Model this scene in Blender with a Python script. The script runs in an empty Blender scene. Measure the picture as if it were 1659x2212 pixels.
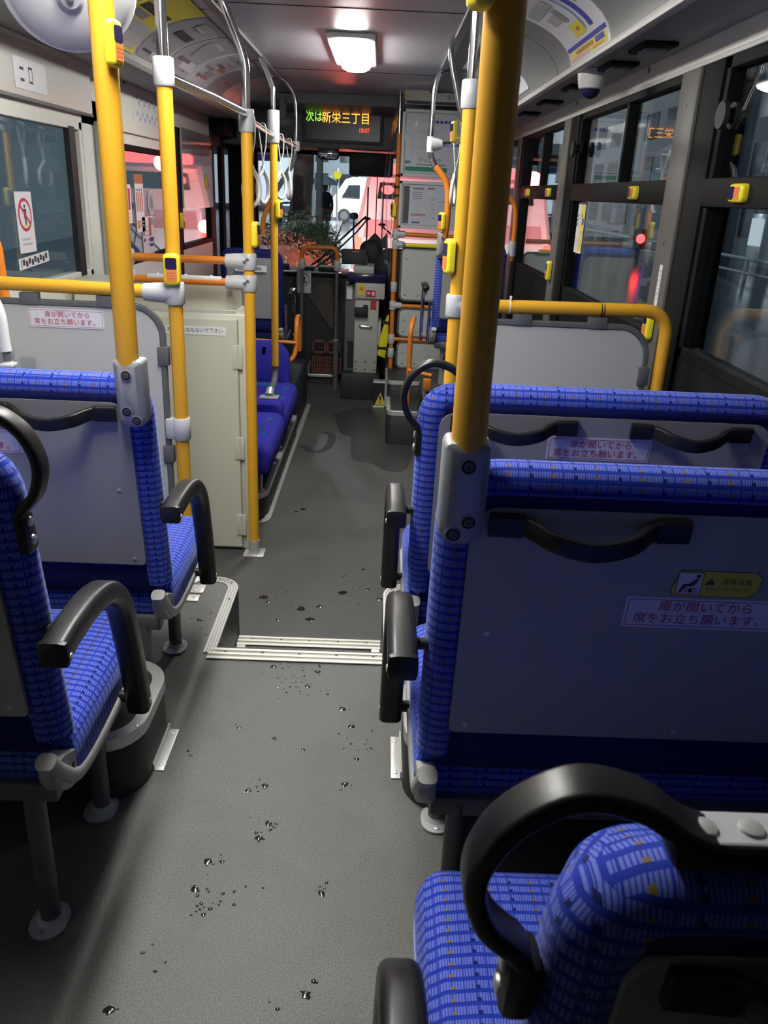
import bpy, bmesh, math, random
from mathutils import Vector, Matrix
random.seed(7)
PI = math.pi
SC = bpy.context.scene
COL = SC.collection

# ------------------------------------------------------------------ camera, world, exposure
cam_data = bpy.data.cameras.new('camera')
cam = bpy.data.objects.new('camera', cam_data)
COL.objects.link(cam)
R3 = Matrix(((0.99909383, -0.03925450, -0.01645029),
             (-0.00080120, 0.36908711, -0.92939446),
             (0.04255451, 0.92856545, 0.36872120)))
cam.matrix_world = Matrix.Translation((0, 0, 1.32)) @ R3.to_4x4()
cam_data.sensor_fit = 'HORIZONTAL'
cam_data.sensor_width = 36.0
cam_data.lens = 36.0 * 1740.0 / 1659.0
cam_data.clip_start = 0.02
cam_data.clip_end = 300
cam_data.dof.use_dof = True
cam_data.dof.focus_distance = 2.6
cam_data.dof.aperture_fstop = 20.0
SC.camera = cam

SC.view_settings.view_transform = 'Standard'
SC.view_settings.look = 'None'
SC.view_settings.gamma = 1.0
SC.view_settings.exposure = 0.0
SC.view_settings.use_curve_mapping = False
SC.cycles.max_bounces = 10
SC.cycles.diffuse_bounces = 5
SC.cycles.transparent_max_bounces = 24
SC.cycles.caustics_reflective = False
SC.cycles.caustics_refractive = False
SC.cycles.sample_clamp_indirect = 6.0

LAMP_POWER = 60.0          # emission of the ceiling lamp covers
LAMP_COLOR = (1.0, 0.985, 0.93)
world = bpy.data.worlds.new('dusk_sky')
SC.world = world
world.use_nodes = True
wn = world.node_tree.nodes
wl = world.node_tree.links
bg = wn['Background']
wtc = wn.new('ShaderNodeTexCoord'); wsep = wn.new('ShaderNodeSeparateXYZ'); wr = wn.new('ShaderNodeValToRGB')
wl.new(wtc.outputs['Generated'], wsep.inputs[0]); wl.new(wsep.outputs['Z'], wr.inputs[0]); wl.new(wr.outputs[0], bg.inputs[0])
wr.color_ramp.elements[0].position = 0.0; wr.color_ramp.elements[0].color = (0.20, 0.27, 0.32, 1)
wr.color_ramp.elements[1].position = 0.5; wr.color_ramp.elements[1].color = (0.11, 0.20, 0.29, 1)
bg.inputs[1].default_value = 0.5

# ------------------------------------------------------------------ materials
def nodes_of(m): return m.node_tree.nodes, m.node_tree.links

def mat(name, col, rough=0.5, metal=0.0, noise=0.0, nscale=40.0, spec=0.5, bump=0.0, bscale=300.0, emit=None, estr=0.0, coat=0.0):
    m = bpy.data.materials.new(name); m.use_nodes = True
    n, l = nodes_of(m); b = n['Principled BSDF']
    b.inputs['Base Color'].default_value = (*col, 1); b.inputs['Roughness'].default_value = rough
    b.inputs['Metallic'].default_value = metal; b.inputs['Specular IOR Level'].default_value = spec
    b.inputs['Coat Weight'].default_value = coat
    tc = n.new('ShaderNodeTexCoord')
    if noise > 0:
        t = n.new('ShaderNodeTexNoise'); t.inputs['Scale'].default_value = nscale; t.inputs['Detail'].default_value = 5
        l.new(tc.outputs['Object'], t.inputs['Vector'])
        mx = n.new('ShaderNodeMix'); mx.data_type = 'RGBA'
        mx.inputs['A'].default_value = (*[c * (1 - noise) for c in col], 1)
        mx.inputs['B'].default_value = (*[min(1, c * (1 + noise)) for c in col], 1)
        l.new(t.outputs['Fac'], mx.inputs['Factor']); l.new(mx.outputs['Result'], b.inputs['Base Color'])
    if bump > 0:
        t = n.new('ShaderNodeTexNoise'); t.inputs['Scale'].default_value = bscale; t.inputs['Detail'].default_value = 3
        l.new(tc.outputs['Object'], t.inputs['Vector'])
        bp = n.new('ShaderNodeBump'); bp.inputs['Strength'].default_value = bump; bp.inputs['Distance'].default_value = 0.001
        l.new(t.outputs['Fac'], bp.inputs['Height']); l.new(bp.outputs['Normal'], b.inputs['Normal'])
    if emit:
        b.inputs['Emission Color'].default_value = (*emit, 1); b.inputs['Emission Strength'].default_value = estr
    return m

def glass_mat(name, tint, refl_rough=0.0, ior=1.5, refl=(1, 1, 1)):
    m = bpy.data.materials.new(name); m.use_nodes = True
    n, l = nodes_of(m); n.remove(n['Principled BSDF'])
    tr = n.new('ShaderNodeBsdfTransparent'); tr.inputs[0].default_value = (*tint, 1)
    gl = n.new('ShaderNodeBsdfGlossy'); gl.inputs['Roughness'].default_value = refl_rough; gl.inputs['Color'].default_value = (*refl, 1)
    # reflectance rises with the angle between surface normal and view ray, the same on both faces
    f0 = ((ior - 1) / (ior + 1)) ** 2
    ge = n.new('ShaderNodeNewGeometry'); dt = n.new('ShaderNodeVectorMath'); dt.operation = 'DOT_PRODUCT'
    l.new(ge.outputs['Normal'], dt.inputs[0]); l.new(ge.outputs['Incoming'], dt.inputs[1])
    def M(op, a, b=None):
        x = n.new('ShaderNodeMath'); x.operation = op
        for i, v in enumerate((a, b)):
            if v is None: continue
            if isinstance(v, (int, float)): x.inputs[i].default_value = v
            else: l.new(v, x.inputs[i])
        return x.outputs[0]
    fr = M('ADD', M('MULTIPLY', M('POWER', M('SUBTRACT', 1.0, M('ABSOLUTE', dt.outputs['Value'])), 5.0), 1 - f0), f0)
    mx = n.new('ShaderNodeMixShader')
    l.new(fr, mx.inputs[0]); l.new(tr.outputs[0], mx.inputs[1]); l.new(gl.outputs[0], mx.inputs[2])
    l.new(mx.outputs[0], n['Material Output'].inputs['Surface'])
    return m

def emis(name, col, s):
    m = bpy.data.materials.new(name); m.use_nodes = True
    n, l = nodes_of(m); n.remove(n['Principled BSDF'])
    e = n.new('ShaderNodeEmission'); e.inputs[0].default_value = (*col, 1); e.inputs[1].default_value = s
    l.new(e.outputs[0], n['Material Output'].inputs['Surface'])
    return m

def fabric_mat(name, light, deep, dark, accent, row=0.0165):
    m = bpy.data.materials.new(name); m.use_nodes = True
    n, l = nodes_of(m); b = n['Principled BSDF']
    def M(op, a, bb=None, c=None):
        x = n.new('ShaderNodeMath'); x.operation = op
        for i, v in enumerate((a, bb, c)):
            if v is None: continue
            if isinstance(v, (int, float)): x.inputs[i].default_value = v
            else: l.new(v, x.inputs[i])
        return x.outputs[0]
    uv = n.new('ShaderNodeUVMap'); sp = n.new('ShaderNodeSeparateXYZ'); l.new(uv.outputs[0], sp.inputs[0])
    u, v = sp.outputs[0], sp.outputs[1]
    rv = M('DIVIDE', v, row); fv = M('FRACT', rv); rowi = M('FLOOR', rv)
    band = M('GREATER_THAN', fv, 0.36)
    hatch = M('LESS_THAN', M('FRACT', M('DIVIDE', u, 0.0036)), 0.70)
    # some dashes are missing: broken run along the row
    run = M('FRACT', M('DIVIDE', u, 0.0155))
    runm = M('GREATER_THAN', run, 0.10)
    lightm = M('MULTIPLY', M('MULTIPLY', band, hatch), runm)
    # square notches at the lower end of the band
    su = M('DIVIDE', u, 0.031); fu = M('FRACT', su)
    sq = M('MULTIPLY', M('LESS_THAN', fu, 0.17), M('MULTIPLY', M('GREATER_THAN', fv, 0.30), M('LESS_THAN', fv, 0.62)))
    orange = M('MULTIPLY', sq, M('MULTIPLY', M('LESS_THAN', M('FRACT', M('MULTIPLY', su, 0.5)), 0.45), M('GREATER_THAN', fv, 0.36)))
    def mix(f, a, bb):
        x = n.new('ShaderNodeMix'); x.data_type = 'RGBA'; l.new(f, x.inputs['Factor'])
        for s, c in (('A', a), ('B', bb)):
            if isinstance(c, tuple): x.inputs[s].default_value = (*c, 1)
            else: l.new(c, x.inputs[s])
        return x.outputs['Result']
    c = mix(lightm, deep, light); c = mix(sq, c, dark); c = mix(orange, c, accent)
    l.new(c, b.inputs['Base Color'])
    b.inputs['Roughness'].default_value = 0.85; b.inputs['Sheen Weight'].default_value = 0.35; b.inputs['Sheen Roughness'].default_value = 0.4
    b.inputs['Sheen Tint'].default_value = (0.5, 0.6, 1, 1); b.inputs['Specular IOR Level'].default_value = 0.2
    bp = n.new('ShaderNodeBump'); bp.inputs['Strength'].default_value = 0.35; bp.inputs['Distance'].default_value = 0.0012
    l.new(lightm, bp.inputs['Height']); l.new(bp.outputs['Normal'], b.inputs['Normal'])
    return m

def floor_mat(name, base, speck):
    m = bpy.data.materials.new(name); m.use_nodes = True
    n, l = nodes_of(m); b = n['Principled BSDF']; tc = n.new('ShaderNodeTexCoord')
    t1 = n.new('ShaderNodeTexNoise'); t1.inputs['Scale'].default_value = 300; t1.inputs['Detail'].default_value = 2
    t2 = n.new('ShaderNodeTexNoise'); t2.inputs['Scale'].default_value = 3.2; t2.inputs['Detail'].default_value = 6
    t3 = n.new('ShaderNodeTexVoronoi'); t3.inputs['Scale'].default_value = 190
    for t in (t1, t2, t3): l.new(tc.outputs['Object'], t.inputs['Vector'])
    r1 = n.new('ShaderNodeValToRGB'); r1.color_ramp.elements[0].position = 0.3; r1.color_ramp.elements[0].color = (*[c * 0.60 for c in base], 1)
    r1.color_ramp.elements[1].position = 0.7; r1.color_ramp.elements[1].color = (*[c * 1.40 for c in base], 1); l.new(t1.outputs['Fac'], r1.inputs[0])
    r2 = n.new('ShaderNodeValToRGB'); r2.color_ramp.elements[0].position = 0.40; r2.color_ramp.elements[0].color = (0.74, 0.74, 0.74, 1)
    r2.color_ramp.elements[1].position = 0.56; r2.color_ramp.elements[1].color = (1, 1, 1, 1); l.new(t2.outputs['Fac'], r2.inputs[0])
    mu = n.new('ShaderNodeMix'); mu.data_type = 'RGBA'; mu.blend_type = 'MULTIPLY'; mu.inputs['Factor'].default_value = 0.7
    l.new(r1.outputs[0], mu.inputs['A']); l.new(r2.outputs[0], mu.inputs['B'])
    r3 = n.new('ShaderNodeValToRGB'); r3.color_ramp.elements[0].position = 0.05; r3.color_ramp.elements[0].color = (1, 1, 1, 1)
    r3.color_ramp.elements[1].position = 0.10; r3.color_ramp.elements[1].color = (0, 0, 0, 1); l.new(t3.outputs['Distance'], r3.inputs[0])
    mx = n.new('ShaderNodeMix'); mx.data_type = 'RGBA'; l.new(r3.outputs[0], mx.inputs['Factor']); l.new(mu.outputs['Result'], mx.inputs['A']); mx.inputs['B'].default_value = (*speck, 1)
    l.new(mx.outputs['Result'], b.inputs['Base Color'])
    rr = n.new('ShaderNodeMapRange'); rr.inputs['To Min'].default_value = 0.42; rr.inputs['To Max'].default_value = 0.62
    l.new(t2.outputs['Fac'], rr.inputs['Value']); l.new(rr.outputs[0], b.inputs['Roughness'])
    bp = n.new('ShaderNodeBump'); bp.inputs['Strength'].default_value = 0.5; bp.inputs['Distance'].default_value = 0.0015
    l.new(t1.outputs['Fac'], bp.inputs['Height']); l.new(bp.outputs['Normal'], b.inputs['Normal'])
    return m

M_ = {}
M_['fabric'] = fabric_mat('woven_blue_fabric', (0.135, 0.175, 0.60), (0.012, 0.036, 0.36), (0.006, 0.010, 0.11), (0.22, 0.14, 0.04))
M_['fabric_dark'] = mat('navy_fabric', (0.010, 0.014, 0.10), 0.85, noise=0.2, nscale=200, spec=0.2)
M_['fabric_violet'] = mat('violet_blue_fabric', (0.035, 0.03, 0.34), 0.9, noise=0.15, nscale=120, spec=0.2)
M_['fabric_motif'] = mat('teal_motif_fabric', (0.02, 0.16, 0.30), 0.9)
M_['panel'] = mat('grey_seat_panel', (0.36, 0.36, 0.325), 0.42, noise=0.03, nscale=300, bump=0.08, bscale=500)
M_['panel_dark'] = mat('slate_seat_panel', (0.30, 0.315, 0.32), 0.45, noise=0.03, nscale=300, bump=0.08, bscale=500)
M_['cream'] = mat('cream_wall_panel', (0.74, 0.74, 0.68), 0.40, noise=0.02, nscale=30)
M_['board'] = mat('light_grey_board', (0.50, 0.51, 0.475), 0.42, noise=0.03, nscale=200)
M_['cabinet'] = mat('cream_painted_steel', (0.56, 0.57, 0.475), 0.38, noise=0.03, nscale=60)
M_['ceiling'] = mat('grey_ceiling_laminate', (0.46, 0.45, 0.50), 0.40, noise=0.03, nscale=20)
M_['cove'] = mat('pale_cove_panel', (0.50, 0.485, 0.465), 0.45, noise=0.03, nscale=20)
M_['soffit'] = mat('grey_soffit', (0.20, 0.20, 0.20), 0.5)
M_['yellow'] = mat('yellow_vinyl_pole', (0.74, 0.385, 0.028), 0.34, noise=0.05, nscale=60, bump=0.1, bscale=400)
M_['orange'] = mat('orange_vinyl_rail', (0.66, 0.20, 0.022), 0.36, noise=0.05, nscale=60, bump=0.1, bscale=400)
M_['chrome'] = mat('polished_steel', (0.75, 0.75, 0.77), 0.12, 1.0)
M_['steel'] = mat('brushed_aluminium', (0.66, 0.66, 0.64), 0.36, 0.55, noise=0.1, nscale=150)
M_['brass'] = mat('anodised_nosing', (0.34, 0.32, 0.24), 0.4, 0.4)
M_['stripe'] = mat('pale_nosing_stripe', (0.74, 0.74, 0.70), 0.4, 0.1)
M_['sleeve'] = mat('light_grey_joint', (0.50, 0.51, 0.53), 0.38)
M_['silver'] = mat('silver_painted_bracket', (0.36, 0.37, 0.38), 0.40, 0.25, bump=0.15, bscale=600)
M_['frame_grey'] = mat('grey_painted_frame', (0.38, 0.38, 0.36), 0.42)
M_['leg_grey'] = mat('dark_grey_tube', (0.11, 0.115, 0.115), 0.45)
M_['black'] = mat('black_soft_plastic', (0.012, 0.012, 0.0125), 0.36, spec=0.42, bump=0.12, bscale=700)
M_['rubber'] = mat('black_rubber', (0.012, 0.012, 0.013), 0.6)
M_['edge'] = mat('grey_rubber_edge', (0.11, 0.115, 0.12), 0.55)
M_['winframe'] = mat('black_window_frame', (0.005, 0.005, 0.0055), 0.65, spec=0.15)
M_['pillar'] = mat('grey_brown_pillar', (0.12, 0.115, 0.105), 0.5, spec=0.3)
M_['darkwall'] = mat('charcoal_wall', (0.006, 0.006, 0.0065), 0.65, spec=0.15)
M_['bulkhead'] = mat('grey_front_bulkhead', (0.17, 0.17, 0.18), 0.45)  # lightened: the haze over the front is put into this grey
M_['box'] = mat('charcoal_floor_box', (0.026, 0.028, 0.029), 0.5, noise=0.2, nscale=200, bump=0.2, bscale=500)
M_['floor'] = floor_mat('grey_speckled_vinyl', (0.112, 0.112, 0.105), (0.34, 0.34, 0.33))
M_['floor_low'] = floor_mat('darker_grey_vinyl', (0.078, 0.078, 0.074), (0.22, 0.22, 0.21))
M_['damp'] = mat('damp_vinyl', (0.040, 0.040, 0.040), 0.32, noise=0.25, nscale=60)
M_['white'] = mat('white_plastic', (0.78, 0.78, 0.76), 0.35)
M_['paper'] = mat('white_paper', (0.74, 0.74, 0.78), 0.4)
M_['ink'] = mat('dark_ink', (0.03, 0.03, 0.035), 0.6)
M_['ink_red'] = mat('red_ink', (0.50, 0.03, 0.06), 0.6)
M_['ink_grey'] = mat('grey_ink', (0.28, 0.28, 0.30), 0.6)
M_['ink_pale'] = mat('pale_grey_ink', (0.45, 0.45, 0.47), 0.6)
M_['ink_green'] = mat('green_ink', (0.03, 0.30, 0.16), 0.6)
M_['ink_blue'] = mat('blue_ink', (0.05, 0.05, 0.36), 0.6)
M_['ink_sky'] = mat('sky_blue_ink', (0.22, 0.38, 0.62), 0.6)
M_['ink_orange'] = mat('orange_ink', (0.75, 0.22, 0.04), 0.6)
M_['ink_pink'] = mat('pink_ink', (0.62, 0.34, 0.36), 0.6)
M_['ink_yellow'] = mat('yellow_ink', (0.72, 0.62, 0.06), 0.6)
M_['ink_skin'] = mat('terracotta_ink', (0.50, 0.15, 0.08), 0.6)
M_['btn'] = mat('yellow_button_plastic', (0.86, 0.74, 0.03), 0.35)
M_['btn_dark'] = mat('dark_button_lens', (0.02, 0.012, 0.06), 0.15)
M_['glass'] = glass_mat('window_glass', (0.86, 0.90, 0.91), 0.0, 1.4)
M_['clear'] = glass_mat('clear_vinyl', (0.94, 0.95, 0.96), 0.12, 1.15)
_n, _l = nodes_of(M_['clear']); _o = _n['Material Output']; _sh = _o.inputs['Surface'].links[0].from_socket
_t = _n.new('ShaderNodeBsdfTranslucent'); _t.inputs[0].default_value = (0.8, 0.82, 0.86, 1); _mx = _n.new('ShaderNodeMixShader'); _mx.inputs[0].default_value = 0.05
_l.new(_sh, _mx.inputs[1]); _l.new(_t.outputs[0], _mx.inputs[2]); _l.new(_mx.outputs[0], _o.inputs['Surface'])
M_['acrylic'] = glass_mat('clear_acrylic', (0.93, 0.94, 0.95), 0.03, 1.45)
M_['mirror'] = mat('mirror_glass', (0.8, 0.8, 0.82), 0.05, 1.0)
M_['drop'] = mat('wet_spot', (0.018, 0.018, 0.017), 0.06, spec=0.8)
M_['lamp'] = emis('lit_lamp_cover', LAMP_COLOR, LAMP_POWER)

# ------------------------------------------------------------------ mesh helpers
V = Vector
WL = {}                                   # world location of every object's origin

class MB:
    """collects shapes; build() links them as one mesh object"""
    def __init__(s, default='cream'):
        s.v = []; s.f = []; s.fm = []; s.fs = []; s.mats = []; s.cur = 0; s.use(default)
    def use(s, k):
        if k not in s.mats: s.mats.append(k)
        s.cur = s.mats.index(k); return s
    def add(s, vs, fs, smooth=False):
        o = len(s.v); s.v += [tuple(p) for p in vs]
        for f in fs:
            s.f.append([o + i for i in f]); s.fm.append(s.cur); s.fs.append(smooth)
        return s
    def bmadd(s, bm, smooth=False):
        bm.verts.index_update()
        s.add([v.co.copy() for v in bm.verts], [[v.index for v in f.verts] for f in bm.faces], smooth); bm.free(); return s
    def box(s, x0, x1, y0, y1, z0, z1, bev=0.0, seg=2, rot=None, piv=None):
        bm = bmesh.new(); bmesh.ops.create_cube(bm, size=1)
        for v in bm.verts:
            v.co = V(((x0 + x1) / 2 + v.co.x * (x1 - x0), (y0 + y1) / 2 + v.co.y * (y1 - y0), (z0 + z1) / 2 + v.co.z * (z1 - z0)))
        if bev > 0:
            bev = min(bev, 0.49 * min(abs(x1 - x0), abs(y1 - y0), abs(z1 - z0)))
            bmesh.ops.bevel(bm, geom=bm.edges[:], offset=bev, segments=seg, affect='EDGES', profile=0.5)
        if rot:
            p = V(piv) if piv else V(((x0 + x1) / 2, (y0 + y1) / 2, (z0 + z1) / 2))
            mtx = Matrix.Rotation(rot[0], 4, rot[1])
            for v in bm.verts: v.co = p + mtx @ (v.co - p)
        return s.bmadd(bm, bev > 0.004)
    def sweep(s, path, prof, up=None, closed=False, caps=True, scale=None, smooth=True):
        P = [V(p) for p in path]; n = len(P); k = len(prof); vs = []; fs = []
        prev = None
        for i in range(n):
            if closed: t = (P[(i + 1) % n] - P[i - 1])
            else: t = P[min(i + 1, n - 1)] - P[max(i - 1, 0)]
            t.normalize()
            if up is not None: a = V(up)
            elif prev is not None: a = prev
            else: a = V((0, 0, 1)) if abs(t.z) < 0.9 else V((1, 0, 0))
            a = a - t * a.dot(t)
            if a.length < 1e-5: a = prev if prev is not None else t.orthogonal()
            a.normalize(); prev = a
            b = t.cross(a); sc = scale[i] if scale else 1.0
            for (p, q) in prof: vs.append(P[i] + (a * p + b * q) * sc)
        m = n if closed else n - 1
        for i in range(m):
            for j in range(k):
                a0 = i * k + j; a1 = i * k + (j + 1) % k; c0 = ((i + 1) % n) * k + j; c1 = ((i + 1) % n) * k + (j + 1) % k
                fs.append((a0, a1, c1, c0))
        if caps and not closed:
            fs.append(tuple(range(k - 1, -1, -1))); fs.append(tuple((n - 1) * k + j for j in range(k)))
        return s.add(vs, fs, smooth)
    def tube(s, path, r, seg=14, closed=False, caps=True, up=None, scale=None):
        return s.sweep(path, [(r * math.cos(2 * PI * i / seg), r * math.sin(2 * PI * i / seg)) for i in range(seg)], up, closed, caps, scale)
    def lathe(s, c, axis, prof, seg=20):
        """prof: (radius, height along axis)"""
        ax = V(axis).normalized(); a = ax.orthogonal().normalized(); b = ax.cross(a); vs = []; fs = []
        n = len(prof)
        for (r, h) in prof:
            for i in range(seg):
                t = 2 * PI * i / seg
                vs.append(V(c) + ax * h + (a * math.cos(t) + b * math.sin(t)) * max(r, 1e-5))
        for j in range(n - 1):
            for i in range(seg):
                fs.append((j * seg + i, j * seg + (i + 1) % seg, (j + 1) * seg + (i + 1) % seg, (j + 1) * seg + i))
        fs.append(tuple(range(seg - 1, -1, -1))); fs.append(tuple((n - 1) * seg + i for i in range(seg)))
        return s.add(vs, fs, True)
    def disc(s, c, axis, r, h, seg=20): return s.lathe(c, axis, [(r, 0), (r, h)], seg)
    def ball(s, c, r, sx=1, sy=1, sz=1, seg=14):
        bm = bmesh.new(); bmesh.ops.create_uvsphere(bm, u_segments=seg, v_segments=max(6, seg // 2), radius=r)
        for v in bm.verts: v.co = V((c[0] + v.co.x * sx, c[1] + v.co.y * sy, c[2] + v.co.z * sz))
        return s.bmadd(bm, True)
    def prism(s, pts, o, r, u, h0, h1, smooth=False):
        """outline pts (a,b) in the frame o,r,u, extruded along r x u from h0 to h1"""
        o, r, u = V(o), V(r), V(u); nn = r.cross(u); k = len(pts)
        vs = [o + r * a + u * b + nn * h0 for a, b in pts] + [o + r * a + u * b + nn * h1 for a, b in pts]
        fs = [tuple(range(k - 1, -1, -1)), tuple(range(k, 2 * k))] + [(i, (i + 1) % k, k + (i + 1) % k, k + i) for i in range(k)]
        return s.add(vs, fs, smooth)
    def pillow(s, outline, layers, o, r, u, smooth=True):
        """outline(inset)->pts ; layers [(inset, height)] ; lofted along r x u"""
        o, r, u = V(o), V(r), V(u); nn = r.cross(u); vs = []; fs = []
        for (ins, h) in layers:
            pts = outline(ins); k = len(pts)
            vs += [o + r * a + u * b + nn * h for a, b in pts]
        n = len(layers)
        for j in range(n - 1):
            for i in range(k):
                fs.append((j * k + i, j * k + (i + 1) % k, (j + 1) * k + (i + 1) % k, (j + 1) * k + i))
        fs.append(tuple(range(k - 1, -1, -1))); fs.append(tuple((n - 1) * k + i for i in range(k)))
        return s.add(vs, fs, smooth)
    def slab(s, o, r, u, a0, a1, b0, b1, h0, h1):
        return s.prism([(a0, b0), (a1, b0), (a1, b1), (a0, b1)], o, r, u, h0, h1)
    def text(s, string, size, o, r, u, h=0.001, align='CENTER', squash=1.0):
        key = (string, align)
        if key not in TXT:
            c = bpy.data.curves.new('lettering', 'FONT'); c.body = string; c.align_x = align; c.align_y = 'CENTER'; c.resolution_u = 3
            ob = bpy.data.objects.new('lettering', c); COL.objects.link(ob)
            dg = bpy.context.evaluated_depsgraph_get(); me = bpy.data.meshes.new_from_object(ob.evaluated_get(dg))
            TXT[key] = ([v.co.copy() for v in me.vertices], [tuple(p.vertices) for p in me.polygons])
            bpy.data.objects.remove(ob); bpy.data.curves.remove(c); bpy.data.meshes.remove(me)
        vs, fs = TXT[key]; o, r, u = V(o), V(r), V(u); nn = r.cross(u)
        return s.add([o + r * (p.x * size * squash) + u * (p.y * size) + nn * h for p in vs], fs)
    def xf(s, fn):
        s.v = [tuple(fn(*p)) for p in s.v]; return s
    def build(s, name, parent=None, kind=None, uv=None, fix=True, label=None):
        if parent is not None: off = V(WL[parent.name])
        else:
            xs = [p[0] for p in s.v]; ys = [p[1] for p in s.v]; zs = [p[2] for p in s.v]
            off = V(((min(xs) + max(xs)) / 2, (min(ys) + max(ys)) / 2, min(zs)))
        me = bpy.data.meshes.new(name)
        me.from_pydata([tuple(V(p) - off) for p in s.v], [], s.f)
        for k in s.mats: me.materials.append(M_[k])
        for p, m, sm in zip(me.polygons, s.fm, s.fs): p.material_index = m; p.use_smooth = sm
        if fix:
            bm = bmesh.new(); bm.from_mesh(me); bmesh.ops.recalc_face_normals(bm, faces=bm.faces[:]); bm.to_mesh(me); bm.free()
        if uv:
            lay = me.uv_layers.new(name='UVMap')
            for p in me.polygons:
                nx, ny, nz = [abs(c) for c in p.normal]
                for li in p.loop_indices:
                    w = s.v[me.loops[li].vertex_index]
                    if nx > 0.75: q = (w[2], w[1]) if uv == 'cushion' else (w[1], w[2])
                    elif nz > 0.72 or (uv == 'cushion' and nz > 0.45): q = (w[0], w[1])
                    else: q = (w[0], w[2])
                    lay.data[li].uv = q
        ob = bpy.data.objects.new(name, me); COL.objects.link(ob)
        if any(s.fs): 
            me.set_sharp_from_angle(angle=math.radians(42))
        if parent is not None:
            ob.parent = parent; WL[ob.name] = tuple(off)
        else:
            ob.location = off; WL[ob.name] = tuple(off)
        if kind: ob['kind'] = kind
        if label: ob['label'] = label
        return ob

TXT = {}
def tag(o, label, cat, group=None, kind=None):
    o['label'] = label; o['category'] = cat
    if group: o['group'] = group
    if kind: o['kind'] = kind
    return o
def thing(name, label, cat, loc, group=None):
    o = bpy.data.objects.new(name, None); COL.objects.link(o); o.location = loc; o.empty_display_size = 0.05
    WL[o.name] = tuple(loc); return tag(o, label, cat, group)
def copy_tree(o, loc, label):
    c = o.copy(); COL.objects.link(c); c.location = loc; c['label'] = label; WL[c.name] = tuple(loc)
    for ch in o.children:
        d = ch.copy(); COL.objects.link(d); d.parent = c; WL[d.name] = tuple(loc)
        for g in ch.children:
            e = g.copy(); COL.objects.link(e); e.parent = d; WL[e.name] = tuple(loc)
    return c

def fillet(pts, r, n=7):
    P = [V(p) for p in pts]; out = [P[0]]
    for i in range(1, len(P) - 1):
        a = P[i - 1] - P[i]; b = P[i + 1] - P[i]
        d = min(r, a.length * 0.48, b.length * 0.48)
        p0 = P[i] + a.normalized() * d; p2 = P[i] + b.normalized() * d
        for k in range(n + 1):
            t = k / n; out.append(p0 * (1 - t) ** 2 + P[i] * 2 * t * (1 - t) + p2 * t * t)
    out.append(P[-1]); return out
def crom(pts, n=6):
    P = [V(p) for p in pts]; P = [P[0] * 2 - P[1]] + P + [P[-1] * 2 - P[-2]]; out = []
    for i in range(1, len(P) - 2):
        for k in range(n):
            t = k / n; a, b, c, d = P[i - 1:i + 3]
            out.append(0.5 * ((2 * b) + (c - a) * t + (2 * a - 5 * b + 4 * c - d) * t * t + (3 * b - a - 3 * c + d) * t ** 3))
    out.append(P[-2]); return out
def rrect(x0, x1, y0, y1, r, n=5):
    """rounded rectangle; r one radius or four (bl, br, tr, tl); returns a function of inset"""
    rs = r if isinstance(r, (tuple, list)) else (r,) * 4
    def f(ins=0.0):
        out = []
        for (cx, cy, rr, a0) in ((x0, y0, rs[0], PI), (x1, y0, rs[1], 1.5 * PI), (x1, y1, rs[2], 0), (x0, y1, rs[3], 0.5 * PI)):
            rr2 = max(rr - ins, 0.0005); sx = 1 if cx == x0 else -1; sy = 1 if cy == y0 else -1
            ox = cx + sx * (ins + rr2); oy = cy + sy * (ins + rr2)
            for k in range(n + 1):
                t = a0 + 0.5 * PI * k / n; out.append((ox + rr2 * math.cos(t), oy + rr2 * math.sin(t)))
        return out
    return f
def flatprof(w, h, r, n=3): return rrect(-w / 2, w / 2, -h / 2, h / 2, r, n)(0)
X, Y, Z = (1, 0, 0), (0, 1, 0), (0, 0, 1)
NX, NY = (-1, 0, 0), (0, -1, 0)
BACKF = (X, Z)          # right / up on a surface that faces the rear of the bus

# ------------------------------------------------------------------ the setting
LW, RW, XC = -1.38, 0.98, -0.20            # inner faces of the side walls, middle of the bus
LOW = -0.36                                # low floor in front of the steps
YS = 2.14                                  # rear edge of the steps
PLX, PRX, PY = -0.455, 0.055, 2.62         # the raised parts beside the steps

def arc2(cx, cy, r, a0, a1, n=8):
    return [(cx + r * math.cos(a0 + (a1 - a0) * k / n), cy + r * math.sin(a0 + (a1 - a0) * k / n)) for k in range(n + 1)]
b = MB('floor')
rr = 0.09
left_ped = [(LW, YS), (PLX, YS)] + arc2(PLX - rr, PY - rr, rr, 0, PI / 2) + [(LW, PY)]
right_ped = [(PRX, YS), (RW, YS), (RW, PY)] + arc2(PRX + rr, PY - rr, rr, PI / 2, PI)
b.box(LW, RW, -1.3, YS, LOW - 0.1, 0)
b.use('box').prism(left_ped, (0, 0, 0), X, Y, LOW - 0.05, -0.002)
b.prism(right_ped, (0, 0, 0), X, Y, LOW - 0.05, -0.002)
b.use('floor').prism([(p[0] * 1 , p[1]) for p in left_ped], (0, 0, 0), X, Y, -0.002, 0)
b.prism(right_ped, (0, 0, 0), X, Y, -0.002, 0)
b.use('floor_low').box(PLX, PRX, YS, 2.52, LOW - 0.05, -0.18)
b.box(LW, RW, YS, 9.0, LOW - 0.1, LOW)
fl = b.build('floor', kind='structure')

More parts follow.
